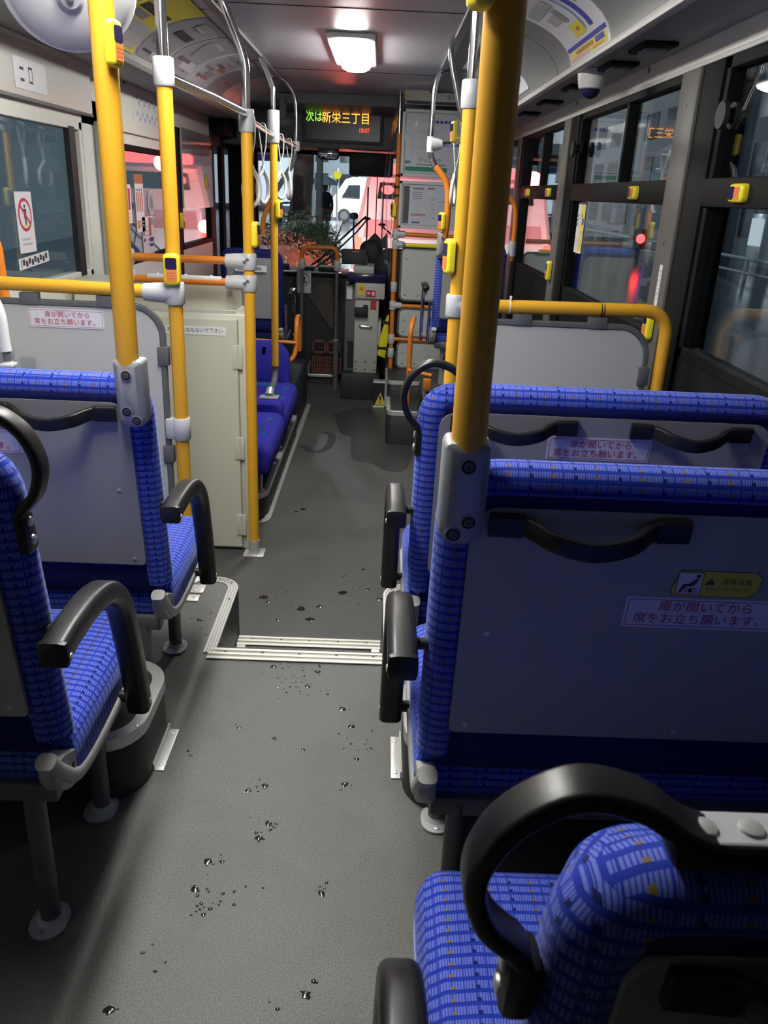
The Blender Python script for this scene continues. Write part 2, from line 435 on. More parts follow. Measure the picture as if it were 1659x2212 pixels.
# nosings of the steps and the trims of the raised edges
def nosing(name, y, z, x0, x1):
    m = MB('brass'); m.box(x0, x1, y - 0.062, y + 0.004, z, z + 0.004, 0.001, 1)
    m.use('stripe')
    for dy in (-0.058, -0.034, -0.010): m.box(x0, x1, y + dy - 0.006, y + dy + 0.006, z + 0.003, z + 0.0065, 0.001, 1)
    m.use('brass').box(x0, x1, y - 0.002, y + 0.004, z - 0.03, z + 0.004)
    m.use('leg_grey')
    for i in range(5): m.disc((x0 + 0.05 + i * (x1 - x0 - 0.1) / 4, y - 0.022, z + 0.004), Z, 0.004, 0.0025, 8)
    return m.build(name, kind='structure')
nosing('trim_1', YS, 0.0, PLX - 0.02, PRX + 0.02)
nosing('trim_2', 2.52, -0.18, PLX + 0.002, PRX - 0.002)
def edge_trim(name, pts2, z=0.0, w=0.036):
    m = MB('steel'); path = [(x, y, z + 0.002) for x, y in pts2]
    m.sweep(path, flatprof(0.005, w, 0.001, 1), up=Z)
    for d in (-0.009, 0.0, 0.009): m.sweep([(x, y, z + 0.006) for x, y in offset2(pts2, d)], flatprof(0.003, 0.004, 0.001, 1), up=Z)
    m.use('leg_grey')
    for i in range(2, len(path), 4): m.disc((path[i][0], path[i][1], z + 0.005), Z, 0.004, 0.003, 8)
    return m.build(name, kind='structure')
def offset2(pts, d):
    out = []
    for i, p in enumerate(pts):
        a = V(pts[max(i - 1, 0)]); c = V(pts[min(i + 1, len(pts) - 1)]); t = (c - a).normalized()
        out.append((p[0] - t.y * d, p[1] + t.x * d))
    return out
ins = 0.018
lp = [(PLX - ins, YS - 0.03), (PLX - ins, 2.3), (PLX - ins, 2.45)] + arc2(PLX - rr, PY - rr, rr - ins, 0, PI / 2)[:] + [(PLX - 0.25, PY - ins)]
edge_trim('trim_3', lp)
edge_trim('trim_4', [(2 * XC - x, y) for x, y in lp])
m = MB('steel')                            # quarter trims at the foot of the raised sides on the first step
for sgn, xx in ((1, PLX), (-1, PRX)):
    m.sweep([(xx + sgn * 0.012, YS + 0.006 + 0.01, -0.176), (xx + sgn * 0.02, 2.3, -0.176), (xx + sgn * 0.02, 2.455, -0.176)], flatprof(0.004, 0.03, 0.001, 1), up=Z)
m.build('trim_5', kind='structure')

# ceiling: flat middle, curved coves, soffits over the windows
def cove_pt(side, th, off=0.0):
    x = 0.52 + (0.41 - off) * math.sin(th); z = 1.80 + (0.20 - off) * math.cos(th)
    return XC + side * x, z
Y0C, Y1C = -1.3, 6.9
b = MB('ceiling'); b.box(XC - 0.52, XC + 0.52, Y0C, 8.5, 2.0, 2.05)
b.use('darkwall')
for y in (1.9, 3.75, 5.6): b.box(XC - 0.52, XC + 0.52, y - 0.004, y + 0.004, 1.9985, 2.0)
b.use('cove')
N = 10
for side in (-1, 1):
    prof = [cove_pt(side, PI / 2 * k / N) for k in range(N + 1)] + [(XC + side * 1.18, 1.80), (XC + side * 1.18, 2.05), (XC + side * 0.52, 2.05)]
    k = len(prof); vs = [(x, Y0C, z) for x, z in prof] + [(x, Y1C, z) for x, z in prof]
    b.add(vs, [(i, (i + 1) % k, k + (i + 1) % k, k + i) for i in range(N)], True)
    b.use('soffit').add(vs, [(N, N + 1, k + N + 1, k + N)]); b.use('cove')
    b.add(vs, [tuple(range(k)), tuple(range(2 * k - 1, k - 1, -1))])
    # seams between cove panels and the ledge along the lower edge
    b.use('soffit')
    for y in (1.0, 2.4, 3.9, 5.3):
        b.sweep([(cove_pt(side, PI / 2 * j / N, 0.001)[0], y, cove_pt(side, PI / 2 * j / N, 0.001)[1]) for j in range(N + 1)], flatprof(0.002, 0.006, 0.0005, 1), up=None)
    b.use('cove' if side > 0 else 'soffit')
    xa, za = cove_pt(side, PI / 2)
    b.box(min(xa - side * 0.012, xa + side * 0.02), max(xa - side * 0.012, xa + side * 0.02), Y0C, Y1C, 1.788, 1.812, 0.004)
b.build('ceiling', kind='structure', fix=False)
for side in (-1, 1):                       # the rails along the joint of cove and flat ceiling
    m = MB('soffit'); m.box(XC + side * 0.52 - 0.02, XC + side * 0.52 + 0.02, Y0C, 6.9, 1.985, 2.0, 0.004)
    m.build('trim_6' if side < 0 else 'trim_7', kind='structure')

# right wall: dark lower wall, pillars, header
b = MB('darkwall')
b.box(RW, RW + 0.08, -1.3, 9.0, LOW - 0.1, 0.865)
b.use('cream').box(RW - 0.006, RW + 0.08, -1.3, 7.1, 1.725, 1.84)
b.use('cove').box(RW - 0.012, RW, -1.3, 7.1, 1.722, 1.738, 0.004)
b.use('winframe')
PIL = [(2.63, 2.97), (4.47, 4.80), (6.10, 6.40), (0.95, 1.25)]
for y0, y1 in PIL: b.box(RW, RW + 0.08, y0, y1, 0.865, 1.725)
b.box(RW, RW + 0.08, -1.3, -0.6, 0.865, 1.725); b.box(RW, RW + 0.08, 7.9, 9.0, 0.865, 1.84)
b.use('pillar')
for y0, y1 in PIL: b.box(RW - 0.022, RW, y0 + 0.165, y1 - 0.01, 0.30, 1.722, 0.006)
b.use('winframe')
for y0, y1 in PIL: b.box(RW - 0.012, RW, y0, y0 + 0.165, 0.30, 1.722, 0.003)
b.use('leg_grey')
for y0, y1 in PIL:
    for z in (1.20, 1.62): b.disc((RW - 0.022, y0 + 0.25, z), NX, 0.009, 0.002, 10)
for y in (2.15, 3.4, 4.6): b.disc((RW - 0.006, y, 1.785), NX, 0.011, 0.003, 12)
b.build('wall_right', kind='structure')

# left wall: lower wall, header panel with a service lid, pillars, rear-door panel
b = MB('cream')
b.box(LW - 0.08, LW, -1.3, 7.0, LOW - 0.1, 0.885)
b.box(LW - 0.08, LW, -1.3, 4.45, 1.555, 1.84); b.box(LW - 0.08, LW, 4.45, 7.05, 1.66, 1.84)
b.box(LW - 0.08, LW, 4.05, 4.45, 0.885, 1.66)
b.box(LW - 0.08, LW, 4.45, 5.72, 1.50, 1.66)
b.use('winframe').box(LW - 0.08, LW + 0.004, 5.72, 5.90, 0.60, 1.66); b.box(LW - 0.08, LW + 0.004, 6.95, 7.10, LOW, 1.84)
b.use('cream').box(LW - 0.08, LW + 0.025, -1.3, 4.14, 1.595, 1.84, 0.004)            # lid over the door
b.use('leg_grey').box(LW, LW + 0.027, -1.3, 4.14, 1.585, 1.595)
b.box(LW, LW + 0.006, 4.45, 5.7, 1.552, 1.558)
b.disc((LW, 4.75, 1.805), X, 0.016, 0.006, 12)
b.use('frame_grey').box(LW, LW + 0.05, 4.20, 4.30, -0.3, 1.575, 0.01)
b.use('steel').box(LW + 0.03, LW + 0.055, 4.31, 4.335, -0.3, 1.575, 0.006)
b.build('wall_left', kind='structure')
b = MB('darkwall'); b.box(LW - 0.1, RW + 0.1, -1.4, -1.3, LOW, 2.05); b.build('wall_rear', kind='structure')

def window(n, wall, y0, y1, z0, z1, mids=(), vert=None, fw=0.03, mat_='winframe', bandz=None):
    """mids: lower and upper edge of a cross band; vert: y of the divider between sliding panes"""
    inn = 1 if wall == LW else -1
    xo, xi = (wall - 0.05, wall + 0.004) if inn > 0 else (wall - 0.004, wall + 0.05)
    f = MB(mat_)
    f.box(xo, xi, y0, y0 + fw, z0, z1, 0.003); f.box(xo, xi, y1 - fw, y1, z0, z1, 0.003)
    f.box(xo, xi, y0, y1, z0, z0 + fw, 0.003); f.box(xo, xi, y0, y1, z1 - fw, z1, 0.003)
    fo = f.build('window_%d' % n, kind='structure')
    if mids:
        k = MB(mat_); k.box(xo - (0.012 if inn < 0 else 0), xi + (0.012 if inn > 0 else 0), y0, y1, mids[0], mids[1], 0.006); k.build('cross_rail', fo)
    xp = wall - inn * 0.022
    segs = [(z0 + fw, z1 - fw)] if not mids else [(z0 + fw, mids[0]), (mids[1], z1 - fw)]
    for i, (a, c) in enumerate(segs):
        g = MB('glass'); g.box(xp - 0.0025, xp + 0.0025, y0 + fw, y1 - fw, a, c); g.build('pane', fo)
        if vert and i == len(segs) - 1:
            d = MB(mat_); d.box(xo, xi, vert - 0.014, vert + 0.014, a, c, 0.003); d.build('divider', fo)
            for yy in (vert - 0.05,):
                pass
    return fo
w1 = window(1, RW, -0.6, 2.63, 0.865, 1.725, (1.32, 1.40), 1.6, 0.035)
w2 = window(2, RW, 2.97, 4.47, 0.865, 1.725, (1.32, 1.40), 3.63, 0.028)
w3 = window(3, RW, 4.80, 6.10, 0.865, 1.725, (1.32, 1.40), 5.45, 0.028)
w4 = window(4, RW, 6.40, 7.90, 0.865, 1.725, (), None, 0.03)
w5 = window(5, LW, 1.2, 4.03, 0.885, 1.555, (), None, 0.035, 'cream')
m = MB('rubber'); m.box(LW - 0.02, LW + 0.008, 3.86, 3.93, 0.90, 1.53, 0.004); m.build('seal', w5)
w6 = window(6, LW, 4.45, 5.72, 0.885, 1.50, (), None, 0.03)
w7 = window(7, LW, 5.90, 6.95, 0.885, 1.66, (), None, 0.035)
# latch knobs on the sliding panes
for wo, y in ((w1, 2.50), (w2, 4.40)):
    k = MB('rubber'); k.lathe((RW - 0.004, y, 1.56), NX, [(0.035, 0), (0.035, 0.012), (0.020, 0.014), (0.020, 0.03), (0.038, 0.032), (0.036, 0.045)], 18); k.build('latch', wo)

# front: bulkhead over the windscreen, dashboard, windscreen, left front door
b = MB('bulkhead')
b.box(LW - 0.08, RW + 0.08, 7.65, 8.36, 1.655, 2.05, 0.01)
b.box(LW - 0.08, RW + 0.08, 6.9, 7.65, 1.93, 2.05)
b.use('darkwall').box(LW - 0.08, -1.22, 8.2, 8.36, LOW, 1.70); b.box(0.88, RW + 0.08, 8.2, 8.36, LOW, 1.70)
b.use('darkwall').box(LW - 0.08, RW + 0.08, 8.25, 8.36, LOW - 0.1, 0.56)
b.build('wall_front', kind='structure')
b = MB('winframe'); b.box(-1.22, 0.88, 8.30, 8.36, 0.55, 0.59, 0.005); b.box(-1.22, 0.88, 8.30, 8.36, 1.62, 1.66, 0.005)
b.box(-1.24, -1.20, 8.30, 8.36, 0.55, 1.66); b.box(0.86, 0.90, 8.30, 8.36, 0.55, 1.66)
wf = b.build('window_8', kind='structure'); g = MB('glass'); g.box(-1.20, 0.86, 8.325, 8.33, 0.59, 1.62); g.build('pane', wf)
# left front door: two dark framed leaves of glass
b = MB('winframe')
for y0, y1 in ((7.10, 7.62), (7.64, 8.2)):
    b.box(LW - 0.06, LW - 0.02, y0, y0 + 0.05, LOW, 1.70); b.box(LW - 0.06, LW - 0.02, y1 - 0.05, y1, LOW, 1.70)
    b.box(LW - 0.06, LW - 0.02, y0, y1, LOW, LOW + 0.08); b.box(LW - 0.06, LW - 0.02, y0, y1, 1.62, 1.70); b.box(LW - 0.06, LW - 0.02, y0, y1, 0.42, 0.47)
do = b.build('door_1', kind='structure')
for y0, y1 in ((7.15, 7.57), (7.69, 8.15)):
    g = MB('glass'); g.box(LW - 0.043, LW - 0.038, y0, y1, LOW + 0.08, 1.62); g.build('pane', do)
m = MB('darkwall'); m.box(LW - 0.1, LW + 0.10, 7.05, 8.25, 1.70, 2.0, 0.01); m.build('door_header', do)

# ------------------------------------------------------------------ double seats
KR = 0.14                                  # recline: y per metre below the top
def screw(m, c, axis, r=0.006, k='steel'):
    m.use(k).lathe(c, axis, [(r, 0), (r * 0.9, 0.002), (r * 0.5, 0.003)], 12)
def sticker(root, o, w, h, lines, size, shear=0.0, border=True, tilt=0.0, name='notice_sticker', label=None):
    """white notice with a thin red border; o is its middle, on a surface facing the rear with recline KR"""
    u = V((0, -KR, 1)).normalized(); r = V((1, 0, tilt)).normalized(); u = (u - r * u.dot(r)).normalized()
    m = MB('paper'); m.prism(rrect(-w / 2, w / 2, -h / 2, h / 2, 0.003, 2)(0), o, r, u, 0, 0.0008)
    if border:
        m.use('ink_red'); t = 0.0009; a, c = w / 2 - 0.004, h / 2 - 0.004
        for x0, x1, y0, y1 in ((-a, a, c - t, c), (-a, a, -c, -c + t), (-a, -a + t, -c, c), (a - t, a, -c, c)): m.slab(o, r, u, x0, x1, y0, y1, 0.0008, 0.0012)
    m.use('ink_red')
    for i, s in enumerate(lines):
        yy = (len(lines) - 1) * 0.55 * size - i * 1.1 * size
        m.text(s, size, V(o) + u * yy + r * (0.004 if i == 0 else 0), r, u, 0.0014)
    return m.build(name, root, label=label)
NOTICE = ['扉が開いてから', '席をお立ち願います。']

def double_seat(label, side, x0, y0, dz, pole=False, loop=True, bshift=(0.0, 0.0), cshift=0.0, ashift=(0.0, 0.0), ltop=0.140, panel='panel', nhandles=2, legs=True, width=0.84, motif='fabric', base=0.0, armrest='black'):
    """side +1: seat on the right, inner edge at x0, extends to +x; -1 mirrored. dz lowers the whole seat."""
    root = thing('double_seat' if width > 0.6 else 'single_seat', label, 'bus seat', (x0 + side * width / 2, y0 + 0.3, base), 'bus seats facing forward')
    def W(x, y, z): return (x0 + side * x, y0 + y, z + dz)
    def yb(z): return (0.975 - z) * KR
    w = width
    WS = W
    if bshift != (0.0, 0.0):
        def WS(x, y, z): return W(x + bshift[0], y, z + bshift[1])
    # back: padded slab, thick rolled edge on three sides
    m = MB(motif)
    lay = [(0.05, 0.020), (0.012, 0.026), (0.0, 0.045), (0.0, 0.075), (0.015, 0.100), (0.05, 0.115)]
    m.pillow(rrect(0.012, w - 0.012, 0.405, 0.962, (0.03, 0.03, 0.06, 0.06), 6), [(a, -h) for a, h in lay], (0, 0, 0), X, Z)
    pth = fillet([(0.036, 0.052, 0.43), (0.036, 0.048, 0.941), (w - 0.036, 0.048, 0.941), (w - 0.036, 0.052, 0.43)], 0.055, 7)
    m.tube(pth, 0.037, 14, up=Y)
    m.v = [(p[0], p[1] + yb(p[2]), p[2]) for p in m.v]
    m.xf(WS); m.build('backrest', root, uv='back')
    m = MB('fabric_dark'); m.box(0.03, w - 0.03, 0.018, 0.10, 0.395, 0.50, 0.02)
    m.v = [(p[0], p[1] + yb(p[2]), p[2]) for p in m.v]; m.xf(WS); m.build('lower_cover', root, label='dark navy cloth band under the back panel')
    m = MB('fabric_dark')                  # dark strip painting the shaded underside of the rolled top edge
    m.box(0.055, w - 0.055, 0.010, 0.03, 0.912, 0.94, 0.008)
    m.v = [(p[0], p[1] + yb(p[2]), p[2]) for p in m.v]; m.xf(WS); m.build('roll_shade', root, label='dark navy strip painted as the shade under the rolled top edge')
    m = MB(panel); m.pillow(rrect(0.048, w - 0.048, 0.495, 0.918, (0.012, 0.012, 0.04, 0.04), 6), [(0.004, 0.0), (0.0, 0.002), (0.0, 0.010)], (0, 0.018, 0), X, Z, smooth=False)
    for px, pz in ((0.09, 0.70), (0.075, 0.512), (w / 2, 0.51), (w - 0.08, 0.512), (w - 0.09, 0.70)): screw(m, (px, 0.009, pz), NY, 0.0055)
    m.v = [(p[0], p[1] + yb(p[2]), p[2]) for p in m.v]; m.xf(WS); m.build('back_panel', root)
    # grab handles on the panel
    spans = [(0.072, 0.355), (0.475, 0.745)] if nhandles == 2 else ([(w / 2 - 0.13, w / 2 + 0.13)] if nhandles else [])
    for a, c in spans:
        m = MB('black'); zc = 0.893
        path = crom([(a, 0.002, zc), (a + 0.045, -0.002, zc), (a + 0.062, -0.012, zc - 0.002), (a + 0.09, -0.034, zc - 0.011), ((a + c) / 2, -0.043, zc - 0.019), (c - 0.09, -0.034, zc - 0.011), (c - 0.062, -0.012, zc - 0.002), (c - 0.045, -0.002, zc), (c, 0.002, zc)], 6)
        m.sweep(path, flatprof(0.033, 0.016, 0.006, 3), up=Z, scale=[(1.12 if (i < 7 or i > len(path) - 8) else 0.92) for i in range(len(path))])
        for px in (a + 0.014, a + 0.034, c - 0.014, c - 0.034): m.use('rubber').disc((px, -0.004, zc), NY, 0.0055, 0.0018, 10)
        m.v = [(p[0], p[1] + yb(p[2]) + 0.002, p[2]) for p in m.v]; m.xf(WS); m.build('grab_handle', root)
    # cushion
    m = MB(motif)
    def cush(ins): return rrect(cshift, w, 0.115, 0.565, (0.02, 0.02, 0.045, 0.045), 6)(ins)
    m.pillow(lambda i: cush(i), [(0.012, 0.325), (0.0, 0.340), (0.0, 0.395), (0.010, 0.420), (0.03, 0.434), (0.07, 0.440), (0.15, 0.441)], (0, 0, 0), X, Y)
    m.v = [(p[0], p[1], p[2] + 0.03 * (p[1] - 0.34)) for p in m.v]; m.xf(W); m.build('seat_cushion', root, uv='cushion')
    # frame: lower tube bracket with slot, cross tubes
    m = MB('frame_grey')
    m.sweep(crom([(0.016, 0.045, 0.43), (0.012, 0.075, 0.385), (0.012, 0.135, 0.335), (0.012, 0.24, 0.322), (0.012, 0.40, 0.33), (0.012, 0.52, 0.345)], 5), flatprof(0.034, 0.03, 0.011, 3), up=X)
    tear = [V((p.x, p.y, 0)) for p in crom([(0.045, 0.425, 0), (0.085, 0.415, 0), (0.125, 0.395, 0), (0.18, 0.375, 0), (0.23, 0.352, 0), (0.20, 0.330, 0), (0.15, 0.322, 0), (0.105, 0.328, 0), (0.068, 0.352, 0), (0.045, 0.390, 0), (0.045, 0.425, 0)], 4)[:-1]]
    cx_, cy_ = 0.12, 0.37
    m.pillow(lambda i: [(cx_ + (p.x - cx_) * (1 - i), cy_ + (p.y - cy_) * (1 - i)) for p in tear], [(0.10, 0.001), (0.03, 0.004), (0.0, 0.010), (0.0, 0.028), (0.05, 0.032)], (0, 0, 0), Y, Z)
    m.use('rubber').prism(rrect(-0.006, 0.006, -0.017, 0.017, 0.005, 3)(0), (-0.008, 0.105, 0.388), NY, Z, -0.0008, 0.001) if False else m.use('rubber').box(-0.0005, 0.004, 0.108, 0.119, 0.350, 0.378, 0.002)
    m.use('leg_grey'); m.box(0.03, w - 0.03, 0.10, 0.14, 0.295, 0.335, 0.006); m.box(0.03, w - 0.03, 0.40, 0.44, 0.295, 0.335, 0.006); m.box(0.03, w - 0.03, 0.12, 0.54, 0.318, 0.336)
    m.xf(W); m.build('seat_frame', root)
    # armrest: black padded bar that bends down in front
    if armrest == 'black':
        m = MB('black')
        path = crom([(-0.038, 0.0, 0.662), (-0.038, 0.07, 0.668), (-0.038, 0.17, 0.664), (-0.038, 0.245, 0.640), (-0.038, 0.300, 0.588), (-0.038, 0.330, 0.50), (-0.038, 0.355, 0.40), (-0.038, 0.372, 0.31)], 7)
        m.sweep(path, flatprof(0.046, 0.043, 0.013, 4), up=X)
        m.box(-0.061, -0.015, -0.004, 0.012, 0.640, 0.684, 0.007)
        m.lathe((-0.02, 0.085, 0.655), X, [(0.010, 0), (0.010, 0.035)], 12)
        m.lathe((-0.034, 0.37, 0.335), X, [(0.012, 0), (0.012, 0.05)], 12)
        screw(m, (-0.06, 0.374, 0.325), NX, 0.007); screw(m, (-0.06, 0.01, 0.655), NX, 0.007)
    elif armrest == 'chrome':
        m = MB('chrome')
        m.tube(fillet([(-0.05, 0.06, 0.645), (-0.05, 0.10, 0.66), (-0.05, 0.30, 0.665), (-0.05, 0.36, 0.60), (-0.05, 0.37, 0.30)], 0.05), 0.012, 10, up=X)
        m.tube(fillet([(-0.02, 0.05, 0.60), (-0.02, 0.08, 0.33), (-0.0, 0.10, 0.33)], 0.04), 0.010, 10, up=X)
        m.use('black').box(-0.072, -0.028, 0.03, 0.27, 0.665, 0.70, 0.014)
    if armrest:
        m.v = [(p[0] + cshift, p[1] + ashift[0], p[2] + ashift[1]) for p in m.v]; m.xf(W); m.build('armrest', root)
    # pole bracket or loop grip on the inner upper corner
    if pole:
        m = MB('silver'); 
        m.pillow(rrect(-0.002, 0.062, 0.868, 1.022, (0.028, 0.028, 0.010, 0.010), 6), [(0.014, 0.026), (0.003, 0.019), (0.0, 0.008), (0.0, -0.02), (0.003, -0.035), (0.012, -0.042)], (0, -0.002, 0), X, Z)
        def fin(q): q.v = [(p[0], p[1] + (yb(p[2]) if p[2] < 0.975 else 0.0), p[2]) for p in q.v]; return q.xf(W)
        pb = fin(m).build('pole_bracket', root)
        for px, pz in ((0.031, 0.990), (0.038, 0.908), (0.019, 0.888)):
            m = MB('silver')
            m.use('silver').lathe((px, -0.027, pz), NY, [(0.0125, -0.004), (0.0120, 0.001), (0.0095, 0.0015)], 16)
            m.use('rubber').disc((px, -0.0278, pz), NY, 0.0098, 0.0012, 14); m.use('leg_grey').disc((px, -0.0285, pz), NY, 0.0060, 0.0022, 12); m.use('rubber').disc((px, -0.0300, pz), NY, 0.0024, 0.0010, 6)
            fin(m).build('bolt', pb)
    elif loop:
        m = MB('black')
        path = crom([(0.012, 0.04, 0.83), (0.006, 0.04, 0.865), (-0.022, 0.04, 0.90), (-0.034, 0.04, 0.945), (-0.020, 0.04, 0.990), (0.020, 0.04, 1.020), (0.062, 0.04, 1.014), (0.095, 0.04, 0.992), (0.128, 0.04, 0.980)], 7)
        m.sweep(path, flatprof(0.034, 0.015, 0.005, 3), up=Y)
        m.box(-0.004, 0.022, 0.022, 0.060, 0.80, 0.865, 0.008)
        m.box(0.085, ltop, 0.022, 0.060, 0.972, 0.990, 0.006)
        def fin(q): q.v = [(p[0], p[1] + max(0, yb(p[2])), p[2]) for p in q.v]; return q.xf(W)
        lgp = fin(m).build('loop_grip', root)
        for pz in (0.852, 0.822): m = MB('steel'); screw(m, (-0.004, 0.04, pz), NX, 0.0085); fin(m).build('screw', lgp)
        m = MB('sleeve')
        m.use('sleeve').box(0.092, ltop - 0.005, 0.026, 0.056, 0.988, 0.993, 0.002)
        fin(m).build('mounting_plate', lgp)
        for px in (0.108, 0.138):
            if px < ltop - 0.01: m = MB('steel'); screw(m, (px, 0.04, 0.993), Z, 0.0085); fin(m).build('screw', lgp)
    if legs:
        for ly in (0.117, 0.417):
            m = MB('leg_grey'); m.tube([(0.08, ly, 0.32), (0.08, ly, base - dz + 0.004)], 0.019, 16)
            m.xf(W); lg = m.build('leg', root); m = MB('sleeve')
            m.use('sleeve').prism([(p[0] * 1.0, p[1]) for p in rrect(-0.034, 0.034, -0.05, 0.036, 0.032, 6)(0)], (0.08, ly, base - dz), X, Y, 0.0005, 0.006)
            m.lathe((0.08, ly, base - dz + 0.005), Z, [(0.028, 0), (0.021, 0.006), (0.019, 0.010)], 18)
            screw(m, (0.08, ly - 0.036, base - dz + 0.006), Z, 0.007)
            m.xf(W); m.build('base_flange', lg)
    return root, W, yb

# right-hand row
s0, W0, yb = double_seat('nearest blue double seat at bottom right, only its top corner and aisle edge in view', 1, 0.111, 0.36, -0.038, bshift=(0.022, -0.010), cshift=-0.024, ashift=(-0.04, -0.02), ltop=0.175)
s1, W1, _ = double_seat('blue double seat with yellow heater sticker on its shaded grey back', 1, 0.095, 1.03, 0.0, pole=True)
s2, W2, _ = double_seat('blue double seat on the right with a black loop grip, before the yellow-railed partition', 1, 0.098, 1.725, -0.045, loop=True)
# left-hand row
t1, WL1, _ = double_seat('blue double seat at the left edge with loop grip and black armrest beside the aisle', -1, -0.50, 1.03, 0.0, loop=True)
t2, WL2, _ = double_seat('blue double seat on the left whose silver bracket holds a yellow pole', -1, -0.50, 1.725, -0.055, pole=True)
def on_panel(Wf, x, z, dy=0.0095):
    return Wf(x, dy - 0.0015 + yb(z), z)
sticker(s1, on_panel(W1, 0.408, 0.751), 0.235, 0.056, NOTICE, 0.0205, name='notice_sticker', label='white sticker with two lines of red Japanese text')
sticker(s2, on_panel(W2, 0.413, 0.843), 0.235, 0.056, NOTICE, 0.0205, name='notice_sticker', label='white sticker with two lines of red Japanese text between the handles')
sticker(t2, on_panel(WL2, 0.415, 0.815), 0.235, 0.056, NOTICE, 0.0205, name='notice_sticker', label='white sticker with red Japanese text, mostly outside the frame')
# yellow warm-air caution sticker on the second right-hand seat
o = V(on_panel(W1, 0.418, 0.806)); u = V((0, -KR, 1)).normalized()
m = MB('ink'); pts = [(-0.064, -0.023), (0.052, -0.023), (0.062, -0.014), (0.066, 0.012), (0.056, 0.022), (-0.056, 0.022), (-0.067, -0.012)]
m.prism(pts, o, X, u, 0, 0.0006); m.use('ink_yellow').prism([(a * 0.982, c * 0.955) for a, c in pts], o, X, u, 0.0006, 0.0010)
m.use('ink').prism(rrect(-0.060, -0.022, -0.0195, 0.0195, 0.003, 2)(0), o, X, u, 0.0010, 0.0012)
m.use('paper').prism(rrect(-0.0588, -0.0232, -0.0183, 0.0183, 0.0025, 2)(0), o, X, u, 0.0012, 0.0014)
m.use('ink').prism(arc2(-0.030, 0.0125, 0.0034, 0, 2 * PI, 12)[:-1], o, X, u, 0.0014, 0.0016)
m.prism([(-0.033, 0.008), (-0.028, 0.0075), (-0.034, -0.0045), (-0.046, -0.0055), (-0.051, -0.0165), (-0.055, -0.0165), (-0.050, -0.0015), (-0.041, -0.0005)], o, X, u, 0.0014, 0.0016)
m.prism([(-0.0405, -0.0165), (-0.035, -0.0165), (-0.035, -0.0085), (-0.0405, -0.0085)], o, X, u, 0.0014, 0.0016)
for k in range(3):
    for sx in (-1, 1): m.slab(o, X, u, -0.0378 + sx * 0.0068 - 0.0032, -0.0378 + sx * 0.0068 + 0.0032, -0.016 + k * 0.0034, -0.0147 + k * 0.0034, 0.0014, 0.0016)
m.prism([(-0.018, -0.002), (-0.003, -0.002), (-0.0105, 0.010)], o, X, u, 0.0010, 0.0013)
m.use('ink_yellow').slab(o, X, u, -0.0111, -0.0099, 0.001, 0.006, 0.0013, 0.0015); m.slab(o, X, u, -0.0111, -0.0099, -0.0008, 0.0004, 0.0013, 0.0015)
m.use('ink').text('温風注意', 0.0115, o + V((0.028, 0, 0)) + u * 0.004, X, u, 0.0014)
m.text('足元にヒーターがあります', 0.0056, o + V((0.018, 0, 0)) - u * 0.0085, X, u, 0.0014)
m.build('caution_sticker', s1, label='yellow caution sticker with a seated figure pictogram')

# seats farther forward on the low floor and on the wheel arches
double_seat('blue seat with loop grip half hidden behind the thick yellow pole, on the low floor', 1, 0.335, 3.58, -0.325, loop=True, nhandles=0, width=0.44, base=LOW, armrest=None, legs=False)
fr, WF, _ = double_seat('small raised blue seat on the right with chrome armrest, below the framed maps', 1, 0.345, 5.22, 0.085, loop=False, pole=True, nhandles=0, width=0.44, legs=False, base=0.12, armrest='chrome', panel='panel')
fr2, WF2, _ = double_seat('small raised dark-blue seat on the left with chrome armrest, behind the yellow poles', -1, -0.685, 5.85, -0.06, loop=False, nhandles=0, width=0.44, legs=False, base=0.0, armrest='chrome', motif='fabric_dark', panel='panel_dark')
for root, Wf, b0 in ((fr, WF, 0.12), (fr2, WF2, 0.0)):
    m = MB('frame_grey'); m.box(0.08, 0.12, 0.2, 0.24, b0 - 0.13, 0.31); m.box(0.32, 0.36, 0.2, 0.24, b0 - 0.13, 0.31); m.box(0.05, 0.39, 0.12, 0.5, 0.29, 0.33)
    dzz = 0.085 if root is fr else -0.06
    m.v = [(p[0], p[1], max(p[2], b0 - dzz)) for p in m.v]
    m.xf(Wf); m.build('stand', root)
m = MB('paper'); o = V(WF2(0.22, 0.0155, 0.845)); m.prism(rrect(-0.11, 0.11, -0.022, 0.022, 0.003, 2)(0), o, X, Z, 0, 0.002)
for k in range(3): m.use('ink_grey').slab(o, X, Z, -0.09 + k * 0.06, -0.045 + k * 0.06, -0.012, 0.010, 0.002, 0.003)
m.build('notice_sticker', fr2, label='white paper notice on the dark back')

# ------------------------------------------------------------------ lamps
def ceiling_lamp(label, y, x0=0.0):
    XC = -0.20 + x0
    root = thing('ceiling_lamp', label, 'lamp', (XC + 0.02, y, 2.0), 'lamps along the middle of the ceiling')
    m = MB('white'); m.box(XC - 0.10, XC + 0.14, y - 0.48, y + 0.48, 1.978, 2.0, 0.012, 3); m.build('housing', root)
    m = MB('lamp')
    prof = [(-0.085, 0.0), (-0.075, -0.022), (-0.045, -0.036), (0.0, -0.040), (0.045, -0.036), (0.075, -0.022), (0.085, 0.0)]
    vs = []; fs = []; ys = [(-0.43, 0.0), (-0.41, 0.75), (-0.37, 1.0), (0.37, 1.0), (0.41, 0.75), (0.43, 0.0)]
    for (dy, s) in ys:
        for (a, h) in prof: vs.append((XC + 0.02 + a * (0.8 + 0.2 * s), y + dy, 1.976 + h * s))
    k = len(prof)
    for i in range(len(ys) - 1):
        for j in range(k - 1): fs.append((i * k + j, i * k + j + 1, (i + 1) * k + j + 1, (i + 1) * k + j))
    m.add(vs, fs, True); m.build('lit_cover', root)
ceiling_lamp('lit white ceiling lamp in view above the aisle', 4.75)
